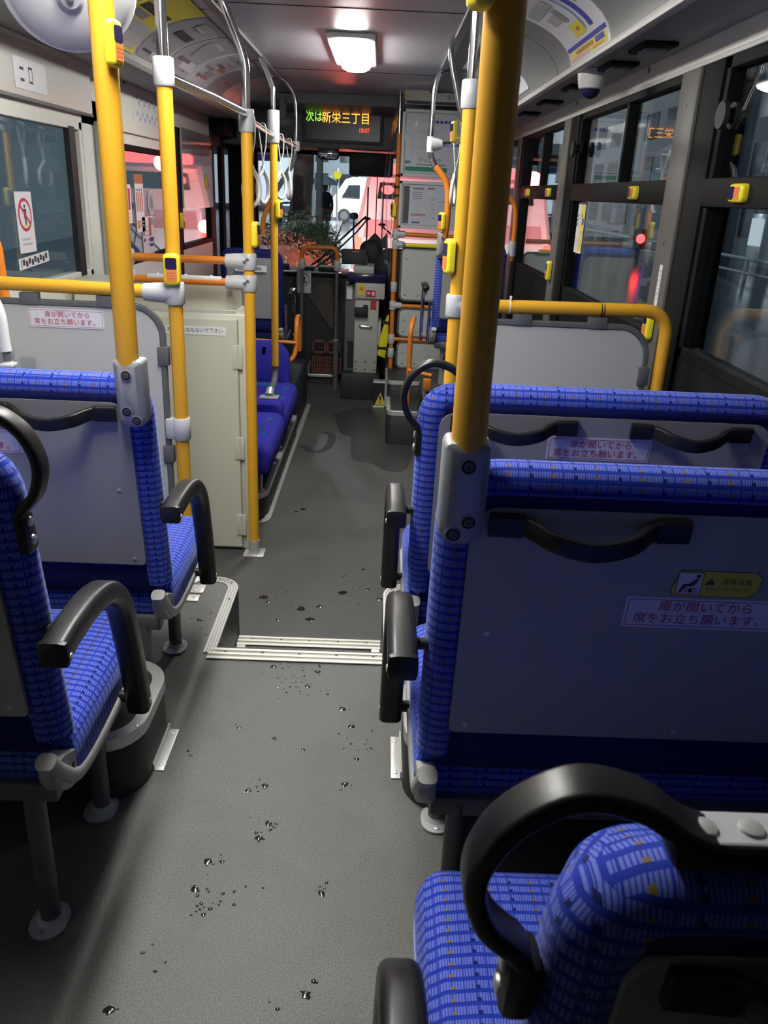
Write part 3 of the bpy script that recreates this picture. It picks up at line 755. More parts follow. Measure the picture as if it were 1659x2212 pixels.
ceiling_lamp('lit white ceiling lamp just above the top of the photo, between the partitions', 2.50, -0.27)
ceiling_lamp('lit white ceiling lamp over the second row of seats', 1.45, -0.26)

# ------------------------------------------------------------------ poles and rails
def joint(m, c, axis, r=0.031, l=0.10, k='sleeve'):
    a = V(axis).normalized(); m.use(k).lathe(V(c) - a * l / 2, axis, [(r * 0.9, 0), (r, 0.004), (r * 1.02, l / 2), (r, l - 0.004), (r * 0.9, l)], 18)
def arm_joint(m, c, to, r=0.029, l=0.075, k='sleeve'):
    """tapering joint arm from a pole toward a side rail"""
    d = V(to).normalized(); p = V(c); m.use(k)
    m.lathe(p - V((0, 0, 0.034)), Z, [(r * 0.92, 0), (r, 0.004), (r, 0.064), (r * 0.92, 0.068)], 18)
    m.lathe(p, d, [(r * 1.05, 0), (r * 0.98, l * 0.6), (r * 0.86, l)], 16)

# thick poles standing on the brackets of two seats
def seat_pole(label, x, y, z0, z1, top):
    root = thing('grab_pole', label, 'pole', (x, y, z0), 'vertical grab poles')
    m = MB('yellow'); m.tube([(x, y, z0), (x, y, z1)], 0.0235, 24); m.build('pole', root)
    m = MB('sleeve'); joint(m, (x, y, z1 + 0.02), Z, 0.030, 0.05); m.use('chrome').tube([(x, y, z1), (x, y, top)], 0.0165, 16); m.build('upper_tube', root, label='chrome upper end of the pole')
    return root
p1 = seat_pole('thick yellow pole rising from the left seat bracket', -0.532, 1.725 - 0.004, 0.955, 1.93, 1.985)
pr = seat_pole('thickest yellow pole in front, rising from the right seat bracket', 0.126, 1.03 - 0.004, 1.005, 1.93, 1.999)

def partition_pole(label, x, y, zb, zs, ztop, side):
    root = thing('grab_pole', label, 'pole', (x, y, zb), 'vertical grab poles')
    m = MB('yellow'); m.tube([(x, y, zb + 0.02), (x, y, zs)], 0.0225, 20); m.build('pole', root)
    m = MB('sleeve'); joint(m, (x, y, zs + 0.012), Z, 0.030, 0.075); m.build('sleeve', root)
    m = MB('chrome'); m.tube([(x, y, zs), (x, y, ztop)], 0.0165, 16); m.lathe((x, y, ztop), Z, [(0.03, -0.02), (0.03, 0.0)], 14); m.build('upper_tube', root, label='chrome upper part of the pole')
    m = MB('sleeve'); m.lathe((x, y, zb), Z, [(0.045, 0), (0.045, 0.006), (0.028, 0.012), (0.026, 0.05)], 20); m.build('base_flange', root)
    return root
p2 = partition_pole('yellow pole with a stop button facing the camera, at the left partition', -0.64, 2.6, 0.0, 1.60, 1.99, -1)
p2r = partition_pole('thin yellow pole at the right partition, just left of the thickest pole', 0.243, 2.6, 0.0, 1.58, 1.99, 1)
# third pole, on the low floor in front of the cabinet
x, y = -0.565, 3.617
p3 = thing('grab_pole', 'orange-yellow pole standing on the low floor before the cream cabinet', 'pole', (x, y, LOW), 'vertical grab poles')
m = MB('yellow'); m.tube([(x, y, LOW + 0.05), (x, y, 1.53)], 0.024, 20); m.build('pole', p3)
m = MB('steel'); m.lathe((x, y, LOW), Z, [(0.028, 0.003), (0.0275, 0.075)], 18); m.box(x - 0.05, x + 0.05, y - 0.05, y + 0.05, LOW, LOW + 0.006, 0.002); m.build('base_flange', p3)
m = MB('sleeve'); joint(m, (x, y, 1.565), Z, 0.031, 0.085); m.build('sleeve', p3)
m = MB('chrome'); m.tube(crom([(x, y, 1.53), (x, y, 1.70), (x - 0.004, y, 1.78), (x - 0.035, y - 0.01, 1.87), (x - 0.075, y - 0.03, 1.965), (x - 0.085, y - 0.03, 1.99)], 6), 0.0165, 16); m.build('upper_tube', p3, label='chrome bent upper part of the pole')
# fourth pole, from the divider of the priority bench
x, y = -0.64, 5.08
p4 = thing('grab_pole', 'orange-yellow pole rising from the divider of the priority bench', 'pole', (-0.625, 4.72, 0.14), 'vertical grab poles')
m = MB('yellow'); m.tube([(x, y, 0.27), (x, y, 1.57)], 0.0225, 18); m.build('pole', p4)
m = MB('edge'); m.tube(crom([(x, y, 0.28), (x, y, 0.23), (x - 0.002, y - 0.04, 0.18), (x - 0.004, y - 0.14, 0.155), (-0.646, 4.82, 0.15)], 6), 0.020, 14); m.build('bent_foot', p4, label='grey bent foot of the pole')
m = MB('steel'); m.box(-0.70, -0.585, 4.76, 4.84, 0.130, 0.142, 0.004); m.lathe((-0.646, 4.82, 0.14), (0.05, 0.6, 0.5), [(0.028, 0), (0.024, 0.05)], 14); m.build('base_flange', p4)
m = MB('sleeve'); joint(m, (x, y, 1.64), Z, 0.034, 0.17); m.build('sleeve', p4)
m = MB('chrome'); m.tube(crom([(x, y, 1.55), (x, y, 1.80), (x - 0.012, y, 1.86), (x - 0.05, y, 1.95), (x - 0.07, y, 1.985)], 6), 0.015, 14); m.build('upper_tube', p4, label='chrome bent upper part of the pole')
# last chrome pole on the left, bent at the top and the bottom
p6 = thing('grab_pole', 'slim chrome pole bent at both ends, farthest on the left', 'pole', (-0.80, 6.0, 1.2), 'vertical grab poles')
m = MB('chrome'); m.tube(crom([(-0.80, 6.0, 2.0), (-0.70, 6.0, 1.99), (-0.635, 6.0, 1.93), (-0.606, 6.0, 1.84), (-0.603, 6.0, 1.60), (-0.610, 6.0, 1.53)], 6), 0.013, 12); m.build('tube', p6)
m = MB('edge'); m.tube(crom([(-0.610, 6.0, 1.53), (-0.635, 6.0, 1.46), (-0.70, 6.0, 1.36), (-0.74, 6.02, 1.30)], 6), 0.017, 12); m.use('orange').tube(crom([(-0.74, 6.02, 1.30), (-0.80, 6.05, 1.20), (-0.84, 6.06, 1.10), (-0.845, 6.06, 1.0)], 5), 0.017, 12); m.build('lower_bend', p6, label='dark and orange covered lower bend')
m = MB('sleeve'); joint(m, (-0.603, 6.0, 1.585), Z, 0.024, 0.06); m.build('sleeve', p6)

# chrome straps rail, in three lengths between the sleeves
def rail(label, pts, r, k, group, ends=True, name='grab_rail', cat='rail'):
    root = thing(name, label, cat, pts[0], group)
    m = MB(k); m.tube(pts, r, 16); m.build('tube', root)
    return root
r1 = rail('chrome overhead rail between the first two left poles', [(-0.64, 2.62, 1.605), (-0.60, 3.1, 1.60), (-0.565, 3.60, 1.59)], 0.0145, 'chrome', 'overhead strap rails on the left')
r2 = rail('chrome overhead rail behind the cabinet pole, carrying two near straps', [(-0.567, 3.63, 1.575), (-0.64, 5.06, 1.595)], 0.0125, 'chrome', 'overhead strap rails on the left')
r3 = rail('chrome overhead rail at the far left end, carrying two far straps', [(-0.64, 5.10, 1.60), (-0.604, 5.98, 1.585)], 0.0125, 'chrome', 'overhead strap rails on the left')

def strap(label, x, y, zr, swing, group='hanging grab straps'):
    root = thing('grab_strap', label, 'strap', (x, y, zr), group)
    m = MB('white')
    m.sweep(crom([(x + 0.016, y, zr - 0.08), (x + 0.019, y, zr - 0.02), (x + 0.012, y, zr + 0.016), (x - 0.004, y, zr + 0.018), (x - 0.017, y, zr + 0.002), (x - 0.012, y, zr - 0.05), (x - 0.002, y, zr - 0.12), (x + 0.001, y, zr - 0.175)], 5), flatprof(0.020, 0.004, 0.001, 1), up=Y)
    m.sweep(crom([(x + 0.016, y, zr - 0.08), (x + 0.006, y, zr - 0.13), (x + 0.001, y, zr - 0.175)], 4), flatprof(0.020, 0.004, 0.001, 1), up=Y)
    m.build('strap', root)
    c, s = math.cos(swing), math.sin(swing)
    def F(a, b2): return (x + a * c, y + a * s, zr - 0.175 + b2)
    m = MB('white')
    tri = [F(0.0, 0.0), F(0.012, -0.02), F(0.045, -0.05), F(0.058, -0.085), F(0.055, -0.125), F(0.03, -0.155), F(0, -0.163), F(-0.03, -0.155), F(-0.055, -0.125), F(-0.058, -0.085), F(-0.045, -0.05), F(-0.012, -0.02)]
    path = crom(tri + [tri[0]], 4)[:-1]
    m.tube(path, 0.0100, 10, closed=True); m.build('ring', root)
    return root
strap('white strap nearest the cabinet pole', -0.570, 3.76, 1.578, 1.1)
strap('second white strap from the cabinet pole', -0.592, 4.27, 1.582, 1.25)
strap('third white strap, just past the second orange-yellow pole', -0.628, 5.32, 1.597, 1.15)
strap('farthest white strap on the left overhead rail', -0.614, 5.66, 1.592, 1.9)
rs = rail('chrome overhead rail on the right, hidden behind the thickest pole', [(0.245, 2.62, 1.60), (0.44, 3.3, 1.67), (0.50, 3.9, 1.70), (0.40, 5.18, 1.60)], 0.0125, 'chrome', 'overhead rails on the right')
strap('white strap on the right, half hidden by the thickest pole', 0.498, 3.86, 1.70, 1.2)
strap('small white strap on the right, seen between the two right poles', 0.405, 5.02, 1.605, 1.3)

# orange rails in front of the cabinet
def side_rail(label, z, cap):
    root = thing('side_rail', label, 'rail', (-0.60, 3.617, z), 'orange rails above the cabinet')
    m = MB('orange'); m.tube([(-1.08, 3.617, z), (-0.66, 3.617, z)], 0.0165, 16); m.build('tube', root)
    m = MB('sleeve'); arm_joint(m, (-0.565, 3.617, z), NX, 0.032, 0.10)
    for a in (-0.030, -0.006): screw(m, (-0.565 + a * 0.5, 3.585, z + 0.012 + a * 0.4), NY, 0.008, 'leg_grey')
    m.build('joint', root)
    m = MB('sleeve'); m.box(-1.12, -1.06, 3.585, 3.65, z - 0.035, z + 0.035, 0.014); m.build('wall_socket', root)
    if cap:
        m = MB('white'); m.box(-1.005, -0.685, 3.602, 3.632, z + 0.006, z + 0.022, 0.004)
        for xx in (-0.96, -0.84, -0.73): m.ball((xx, 3.617, z + 0.023), 0.007, 1, 1, 0.7, 8)
        m.build('cover_strip', root)
side_rail('upper orange rail above the cabinet', 1.018, False)
side_rail('lower orange rail above the cabinet with a white cover strip', 0.928, True)

# ------------------------------------------------------------------ partitions
def partition(label, side):
    """panel with grey rubber edge under a yellow rail that bends down by the wall"""
    px = XC + side * 0.441; wx = XC + side * 1.12; y = 2.6; zr = 1.0
    root = thing('partition', label, 'partition', (XC + side * 0.8, y, 0.0), 'partitions beside the steps')
    m = MB('yellow'); m.tube(fillet([(px + side * 0.07, y, zr), (wx, y, zr + 0.008), (wx - side * 0.0, y, 0.02)], 0.085, 9), 0.021, 18); m.build('rail', root)
    m = MB('sleeve'); arm_joint(m, (px, y, zr - 0.002), (side, 0, 0), 0.031, 0.095); m.build('joint', root)
    xa, xb = sorted((px + side * 0.035, wx - side * 0.045))
    rad = (0.02, 0.02, 0.09, 0.09)
    m = MB('board'); m.pillow(rrect(xa + 0.018, xb - 0.018, 0.02, 0.945, rad, 7), [(0, -0.006), (0, 0.006)], (0, y, 0), X, Z, smooth=False); m.build('board', root)
    m = MB('edge'); f = rrect(xa + 0.010, xb - 0.010, 0.012, 0.953, rad, 7)(0)
    m.sweep([(a, y, c) for a, c in f], flatprof(0.020, 0.019, 0.004, 1), up=Y, closed=True)
    for xx in (0.30, 0.70): m.box(xa + (xb - xa) * xx - 0.03, xa + (xb - xa) * xx + 0.03, y - 0.012, y + 0.012, 0.945, 0.982, 0.003)
    for zz in (0.80, 0.47):
        for ex in (xa + 0.01, xb - 0.01): m.box(ex - 0.018, ex + 0.018, y - 0.014, y + 0.014, zz - 0.03, zz + 0.03, 0.003)
    m.build('rubber_edge', root)
    m = MB('sleeve'); joint(m, (px, y, 0.56), Z, 0.030, 0.075); m.box(min(px - side * 0.0, px + side * 0.05), max(px, px + side * 0.05), y - 0.02, y + 0.02, 0.525, 0.595, 0.008); m.build('clamp', root)
    if side > 0:
        m = MB('white'); m.lathe((0.412, y, zr + 0.001), X, [(0.0225, -0.0025), (0.0225, 0.0025)], 14); m.box(0.409, 0.416, y - 0.012, y - 0.004, zr + 0.018, zr + 0.036, 0.002); m.build('cable_tie', root, label='white cable tie around the rail')
        m = MB('rubber')
        for xx in (0.700, 0.708): m.lathe((xx, y, zr + 0.004), X, [(0.0222, -0.0015), (0.0222, 0.0015)], 14)
        m.build('rubber_band', root, label='thin black bands around the rail')
    return root
pl = partition('partition on the left with a red-lettered sticker', -1)
prt = partition('blank grey partition on the right under a yellow rail', 1)
KR_save = KR; KR = 0.0
sticker(pl, (-0.985, 2.593, 0.906), 0.235, 0.058, NOTICE, 0.0205, label='white sticker with two lines of red Japanese text')
KR = KR_save
m = MB('acrylic')                          # clear leaflet holder on the left partition
for (xx, h) in ((-1.185, 0.80), (-1.12, 0.78)): m.box(xx - 0.022, xx + 0.024, 2.575, 2.592, 0.62, h, 0.003)
m.build('leaflet_holder', pl, label='clear plastic leaflet holder')
# white bent tube with a latch at the far left, before the partition
wt = thing('folding_gate_tube', 'white bent tube with a latch at the left edge, before the partition', 'tube', (-1.14, 2.42, 0.5))
m = MB('white'); m.tube(crom([(-1.25, 2.42, 1.03), (-1.18, 2.42, 1.02), (-1.135, 2.42, 0.99), (-1.115, 2.42, 0.94), (-1.112, 2.42, 0.87), (-1.110, 2.42, 0.83)], 6), 0.017, 14); m.build('tube', wt)
m = MB('edge'); m.tube([(-1.110, 2.42, 0.835), (-1.108, 2.42, 0.79)], 0.012, 12); m.use('white').tube([(-1.108, 2.42, 0.80), (-1.106, 2.42, 0.74)], 0.014, 12); m.tube([(-1.106, 2.42, 0.742), (-1.103, 2.42, 0.63)], 0.020, 14); m.box(-1.128, -1.088, 2.40, 2.44, 0.785, 0.795, 0.003); m.build('latch', wt)
# orange loop rail further back at the left edge
ol = thing('loop_rail', 'orange hoop rail at the left edge, in front of the door window', 'rail', (-1.30, 2.75, 0.5))
m = MB('orange'); m.tube(fillet([(-1.36, 2.75, 1.15), (-1.25, 2.75, 1.14), (-1.235, 2.75, 0.5)], 0.09, 8), 0.019, 16); m.build('tube', ol)

# ------------------------------------------------------------------ stop buttons
def stop_button(label, c, face, up=Z, s=1.0, group='yellow stop buttons'):
    """body with a dark lens and an orange caption plate; face = direction the lens looks to"""
    n = V(face).normalized(); u = V(up); u = (u - n * u.dot(n)).normalized(); r = u.cross(n); c = V(c)
    root = thing('stop_button', label, 'button', tuple(c), group)
    m = MB('btn'); w, h = 0.027 * s, 0.052 * s
    m.pillow(rrect(-w, w, -h, h, 0.016 * s, 6), [(0.004, 0.0), (0.0, 0.003), (0.0, 0.016 * s), (0.003, 0.023 * s), (0.009, 0.026 * s)], c, r, u); m.build('body', root)
    m = MB('btn_dark'); m.prism(rrect(-w * 0.68, w * 0.68, 0.002 * s, h * 0.74, 0.005, 3)(0), c, r, u, 0.0262 * s, 0.0275 * s); m.build('lens', root)
    m = MB('ink_orange'); m.prism(rrect(-w * 0.68, w * 0.68, -h * 0.72, 0.0, 0.004, 3)(0), c, r, u, 0.0262 * s, 0.0272 * s)
    m.use('ink_skin')
    for k in range(3): m.slab(c, r, u, -w * 0.5, w * 0.5, -h * (0.22 + 0.17 * k), -h * (0.15 + 0.17 * k), 0.0272 * s, 0.0275 * s)
    m.build('caption_plate', root)
    return root
stop_button('yellow stop button high on the thick left pole', (-0.516, 1.700, 1.553), (0.9, -0.22, 0), s=0.76)
stop_button('yellow stop button facing the camera on the left partition pole', (-0.640, 2.579, 1.072), (0.12, -1, 0), s=0.92)
stop_button('yellow stop button seen edge-on on the cabinet pole', (-0.545, 3.600, 1.13), (1, -0.15, 0))
stop_button('yellow stop button on the far orange pole, below the straps', (-0.620, 5.065, 1.20), (1, -0.3, 0))
stop_button('yellow stop button on the left side of the thin right pole', (0.222, 2.590, 1.145), (-1, -0.25, 0))
stop_button('yellow stop button on the driver-side orange post beside the lower map', (0.092, 6.44, 1.20), (-1, -0.4, 0))
stop_button('yellow stop button on the bent orange pole in front of the lower map', (0.372, 5.20, 1.17), (-1, -0.5, 0))
stop_button('yellow stop button tilted on the slanting chrome tube', (0.335, 4.23, 1.60), (-1, -0.3, 0), up=(-0.25, 0, 1), s=0.9)
stop_button('yellow stop button on the cross rail of the nearest window', (RW - 0.012, 2.335, 1.358), NX, up=Y, s=0.9)
stop_button('yellow stop button on the cross rail of the second window', (RW - 0.012, 3.32, 1.358), NX, up=Y, s=0.9)
stop_button('yellow stop button on the cross rail of the far window, nearer one', (RW - 0.012, 5.03, 1.358), NX, up=Y, s=0.9)
stop_button('yellow stop button on the cross rail of the far window, farther one', (RW - 0.012, 5.75, 1.358), NX, up=Y, s=0.9)
stop_button('yellow stop button low on the pillar between the far windows', (RW - 0.024, 4.70, 0.95), NX)
stop_button('yellow stop button on the near pillar behind the bend of the yellow rail', (RW - 0.024, 2.86, 0.93), NX)
stop_button('yellow stop button above the dark pillar of the poster panel on the left', (LW + 0.004, 6.70, 1.33), X)
stop_button('yellow stop button on the dark pillar beside the poster panel on the left', (LW + 0.005, 5.84, 1.08), X)
stop_button('yellow stop button at the very top, left of the thickest pole', (0.106, 1.005, 1.550), (-0.9, -0.25, 0), s=0.85)

# ------------------------------------------------------------------ cabinet behind the left partition
cb = thing('cabinet', 'tall cream steel cabinet with a hinged door beside the orange-yellow pole', 'cabinet', (-0.95, 3.8, LOW))
m = MB('cabinet'); m.box(-1.36, -0.592, 3.655, 3.965, LOW + 0.006, 0.785, 0.006); m.build('body', cb)
m = MB('cabinet'); m.box(-1.32, -0.628, 3.640, 3.655, LOW + 0.02, 0.765, 0.003); 
m.use('ink_grey').box(-0.628, -0.624, 3.648, 3.656, LOW + 0.02, 0.765)
d = m.build('door', cb)
m = MB('cabinet')
for z in (0.60, 0.17, -0.22):
    m = MB('cabinet'); m.box(-0.650, -0.606, 3.634, 3.642, z - 0.055, z + 0.055, 0.002); m.tube([(-0.626, 3.634, z - 0.05), (-0.626, 3.634, z + 0.05)], 0.005, 8); m.build('hinge', d)
m = MB('paper'); m.prism(rrect(-0.135, 0.135, -0.019, 0.019, 0.004, 2)(0), (-0.812, 3.639, 0.712), X, Z, 0, 0.001); m.use('ink').text('お立ちにならないで下さい', 0.0225, (-0.815, 3.639, 0.712), X, Z, 0.002, squash=0.93); m.build('notice_sticker', cb, label='white strip sticker with one line of black Japanese text')
m = MB('cabinet'); m.add([(-1.36, 3.69, 0.785), (-0.655, 3.69, 0.785), (-0.655, 3.96, 0.785), (-1.36, 3.96, 0.785), (-1.36, 3.71, 0.905), (-0.655, 3.71, 0.905), (-0.655, 3.92, 0.905), (-1.36, 3.92, 0.905)], [(0, 1, 5, 4), (1, 2, 6, 5), (2, 3, 7, 6), (3, 0, 4, 7), (4, 5, 6, 7), (0, 3, 2, 1)])
m.use('steel').box(-1.36, -0.64, 3.685, 3.695, 0.785, 0.80, 0.002); m.build('top_cover', cb)

# priority bench on a low box along the left wall
bx = thing('bench_box', 'long black floor box with aluminium edges under the violet bench', 'box', (-0.95, 5.2, LOW))
def round_box(x0, x1, y0, y1, z0, z1, rad, trim=True, foot=True, root=None, top='box', k='box'):
    m = MB(k); m.pillow(rrect(x0, x1, y0, y1, rad, 7), [(0.0, z0), (0.0, z1 - 0.006), (0.004, z1)], (0, 0, 0), X, Y, smooth=True); m.build('body', root)
    if trim:
        m = MB('steel'); f = rrect(x0 + 0.012, x1 - 0.012, y0 + 0.012, y1 - 0.012, [max(r - 0.012, 0.002) for r in rad], 7)(0)
        m.sweep([(a, b2, z1 + 0.001) for a, b2 in f], flatprof(0.004, 0.030, 0.001, 1), up=Z, closed=True)
        f = rrect(x0 - 0.001, x1 + 0.001, y0 - 0.001, y1 + 0.001, rad, 7)(0)
        m.sweep([(a, b2, z1 - 0.014) for a, b2 in f], flatprof(0.030, 0.003, 0.001, 1), up=Z, closed=True)
        m.use('leg_grey')
        for a, b2 in rrect(x0 + 0.014, x1 - 0.014, y0 + 0.014, y1 - 0.014, 0.002, 1)(0)[::2]: pass
        n = max(2, int((y1 - y0) / 0.12))
        for i in range(n):
            for xx in (x0 + 0.013, x1 - 0.013): screw(m, (xx, y0 + 0.06 + (y1 - y0 - 0.12) * i / (n - 1), z1 + 0.003), Z, 0.0055)
        m.build('metal_edge', root)
round_box(-1.30, -0.565, 4.03, 5.70, LOW + 0.002, -0.215, (0.01, 0.12, 0.01, 0.01), root=bx)
m = MB('steel'); f = [(-0.9, 3.985), (-0.66, 3.985)] + arc2(-0.66, 4.085, 0.10, -PI / 2, 0)[1:] + [(-0.56, 5.0), (-0.552, 6.6)]
m.sweep([(a, b2, LOW + 0.003) for a, b2 in f], flatprof(0.005, 0.034, 0.001, 1), up=Z); m.build('foot_strip', bx, label='aluminium strip along the floor')
m = MB('box'); m.box(-1.36, -0.58, 5.73, 6.75, LOW, 0.0, 0.03); wa = m.build('wheel_arch_box'); tag(wa, 'black wheel arch box on the left under the small raised seat', 'box')
bench = thing('priority_bench', 'violet-blue priority bench with teal motifs along the left wall', 'bench', (-0.95, 4.9, LOW + 0.15))
def motif(m, o, r, u, k, col='fabric_motif', w=0.10, h=0.07):
    m.use(col)
    if k == 0:
        for i in range(5): m.prism([(-w / 2 + 0.01 * (i % 2), -h / 2 + i * h / 5), (w / 2 - 0.012 * ((i + 1) % 2), -h / 2 + i * h / 5 + 0.003), (w / 2, -h / 2 + i * h / 5 + 0.010), (-w / 2, -h / 2 + i * h / 5 + 0.008)], o, r, u, 0, 0.002)
    else:
        for i in range(3):
            for j in range(2): m.prism([(-0.03 + j * 0.03, -0.03 + i * 0.022), (-0.008 + j * 0.03, -0.028 + i * 0.022), (-0.006 + j * 0.03, -0.018 + i * 0.022), (-0.028 + j * 0.03, -0.020 + i * 0.022)], o, r, u, 0, 0.002)
for (y0, y1) in ((3.99, 4.70), (4.79, 5.50)):
    m = MB('fabric_violet'); m.pillow(rrect(-1.10, -0.535, y0, y1, 0.05, 6), [(0.02, -0.085), (0.0, -0.06), (0.0, 0.03), (0.015, 0.06), (0.05, 0.08), (0.12, 0.09)], (0, 0, 0), X, Y)
    motif(m, (-0.66, y0 + 0.30, 0.089), X, Y, 0, h=0.10); motif(m, (-0.60, y0 + 0.22, 0.0805), X, Y, 1, 'ink_sky' if False else 'fabric_motif'); motif(m, (-0.75, y0 + 0.55, 0.0905), X, Y, 0, h=0.09); motif(m, (-0.61, y0 + 0.5, 0.082), X, Y, 0, w=0.07, h=0.09)
    m.build('seat_cushion', bench)
    m = MB('steel'); m.lathe((-0.60, y0 + 0.12, -0.213), Z, [(0.025, 0), (0.02, 0.005), (0.011, 0.012), (0.011, 0.14)], 12); m.lathe((-0.60, y1 - 0.12, -0.213), Z, [(0.025, 0), (0.02, 0.005), (0.011, 0.012), (0.011, 0.14)], 12); m.build('leg', bench)
m = MB('fabric_violet'); m.pillow(rrect(-1.10, -0.555, 0.02, 0.130, (0.01, 0.02, 0.05, 0.01), 6), [(0.015, -4.69), (0.0, -4.705), (0.0, -4.845), (0.015, -4.86)], (0, 0, 0), X, Z); m.build('divider', bench)
m = MB('fabric_violet'); m.pillow(rrect(-1.12, -0.60, 0.03, 0.34, (0.01, 0.02, 0.13, 0.02), 8), [(0.03, -5.50), (0.0, -5.52), (0.0, -5.59), (0.03, -5.62)], (0, 0, 0), X, Z)
for xx in (-0.95, -0.86, -0.77): m.use('fabric_motif').prism([(xx - 0.014, 0.255), (xx + 0.010, 0.262), (xx + 0.016, 0.31), (xx - 0.006, 0.318)], (0, 5.502, 0), X, Z, 0, 0.002)
for i in range(3): m.prism([(-0.645, 0.13 + i * 0.035), (-0.622, 0.135 + i * 0.035), (-0.628, 0.158 + i * 0.035), (-0.65, 0.152 + i * 0.035)], (0, 5.508, 0), X, Z, 0, 0.003)
m.build('end_backrest', bench)
m = MB('fabric_violet'); m.box(-1.31, -1.12, 4.04, 5.50, 0.05, 0.50, 0.04, 3); m.build('wall_backrest', bench)
m = MB('orange'); m.tube(crom([(-0.70, 5.72, 0.175), (-0.64, 5.74, 0.165), (-0.595, 5.76, 0.20), (-0.58, 5.78, 0.27), (-0.578, 5.8, 0.40), (-0.578, 5.86, 0.46), (-0.578, 5.98, 0.45)], 6), 0.017, 12); m.tube([(-0.578, 5.98, 0.45), (-0.578, 6.0, 0.20)], 0.017, 12); m.tube([(-1.1, 5.72, 0.32), (-0.58, 5.76, 0.30)], 0.013, 10); m.use('btn').tube([(-0.76, 5.70, 0.20), (-0.70, 5.72, 0.176)], 0.019, 12)
er = m.build('end_rail'); tag(er, 'bent orange rail at the far end of the violet bench', 'rail')

# heater boxes on the rear floor
def heater(label, side):
    x0 = -0.50 if side < 0 else 0.10; x1 = x0 + side * 0.75
    root = thing('heater_box', label, 'box', ((x0 + x1) / 2, 1.66, 0), 'rounded heater boxes under the seats')
    a, c = sorted((x0, x1)); rad = (0.01, 0.10, 0.10, 0.01) if side < 0 else (0.10, 0.01, 0.01, 0.10)
    round_box(a, c, 1.465, 1.80, 0.002, 0.165, rad, root=root)
    m = MB('steel'); s0, s1 = sorted((x0 - side * 0.002, x0 - side * 0.026)); m.box(s0, s1, 1.575, 1.735, 0.0005, 0.004, 0.001); m.box(*sorted((x0, x0 - side * 0.004)), 1.575, 1.735, 0.0, 0.022)
    for y in (1.595, 1.715): screw(m, (x0 - side * 0.014, y, 0.004), Z, 0.006)
    m.build('floor_strip', root)
heater('black rounded box with aluminium rim on the floor under the left seats', -1)
heater('black rounded box with aluminium rim on the floor under the right seats', 1)
m = MB('steel'); m.box(-0.74, -0.575, 2.43, 2.475, 0.0005, 0.006, 0.002); m.box(-0.615, -0.57, 2.49, 2.55, 0.0005, 0.006, 0.002)
for c in ((-0.72, 2.452), (-0.59, 2.452), (-0.60, 2.505), (-0.585, 2.54)): screw(m, (c[0], c[1], 0.006), Z, 0.007)
tag(m.build('floor_plate'), 'small aluminium floor plates at the foot of the left partition', 'plate')

# water on the floor
WD0 = [(-0.135, 2.059), (-0.139, 2.032), (-0.101, 1.919), (-0.056, 1.851), (-0.324, 1.754), (-0.226, 1.715), (-0.225, 1.538), (-0.263, 1.518), (-0.061, 1.254), (-0.069, 1.227), (-0.388, 1.08), (-0.355, 1.043), (-0.414, 0.966), (-0.127, 0.978), (-0.081, 1.005), (-0.069, 1.032), (-0.147, 1.673), (0.085, 1.668), (0.082, 1.65), (-0.011, 1.644), (-0.215, 1.371), (-0.201, 1.414), (-0.208, 1.969), (-0.16, 1.956), (-0.028, 1.775), (-0.036, 1.55), (-0.178, 2.002), (-0.271, 2.05), (-0.312, 1.302), (-0.283, 1.301), (-0.325, 1.229), (-0.294, 1.168), (-0.244, 1.532), (-0.433, 1.654), (-0.423, 1.637), (-0.50, 2.219), (-0.484, 2.212), (-0.545, 2.308)]
WD1 = [(-0.284, 3.068), (-0.206, 3.095), (-0.43, 3.12), (-0.112, 3.233), (-0.37, 2.961), (-0.237, 2.979), (-0.109, 3.398), (-0.024, 3.48), (0.001, 3.274), (0.055, 3.18), (-0.456, 3.161), (-0.416, 4.189), (-0.381, 4.229)]
m = MB('drop'); rnd = random.Random(3)
def blob(x, y, z, r):
    n = 11; ph = rnd.random() * 6; pts = []
    for i in range(n):
        t = 2 * PI * i / n; q = r * (0.62 + 0.55 * rnd.random()); pts.append((x + q * 1.1 * math.cos(t + ph), y + q * math.sin(t + ph)))
    o = [(a, c, z + 0.0004) for a, c in pts] + [(x + (a - x) * 0.6, y + (c - y) * 0.6, z + 0.0016) for a, c in pts] + [(x, y, z + 0.0019)]
    m.add(o, [(i, (i + 1) % n, n + (i + 1) % n, n + i) for i in range(n)] + [(n + i, n + (i + 1) % n, 2 * n) for i in range(n)], True)
for x, y in WD0:
    r = rnd.choice((0.004, 0.005, 0.006, 0.009)); blob(x, y, 0, r)
    for k in range(rnd.choice((0, 1, 2))): blob(x + rnd.uniform(-.02, .02), y + rnd.uniform(-.02, .02), 0, 0.0025)
for x, y in WD1: blob(x, y, LOW, rnd.choice((0.010, 0.013, 0.02)))
for (cx, cy, n, sp, zz) in ((-0.20, 1.96, 20, 0.05, 0), (-0.235, 2.05, 12, 0.04, 0), (-0.005, 1.70, 12, 0.05, 0), (-0.205, 1.40, 14, 0.03, 0), (-0.29, 1.20, 18, 0.045, 0), (-0.02, 3.3, 14, 0.10, LOW), (-0.42, 3.13, 14, 0.09, LOW), (-0.12, 3.2, 12, 0.08, LOW), (-0.5, 2.33, 12, 0.05, 0)):
    if cy < 2.7 and cx < PLX: pass
    for k in range(n): blob(cx + rnd.gauss(0, sp) * 0.7, cy + rnd.gauss(0, sp) * 0.6, zz, rnd.uniform(0.0015, 0.0045))
m.use('damp')
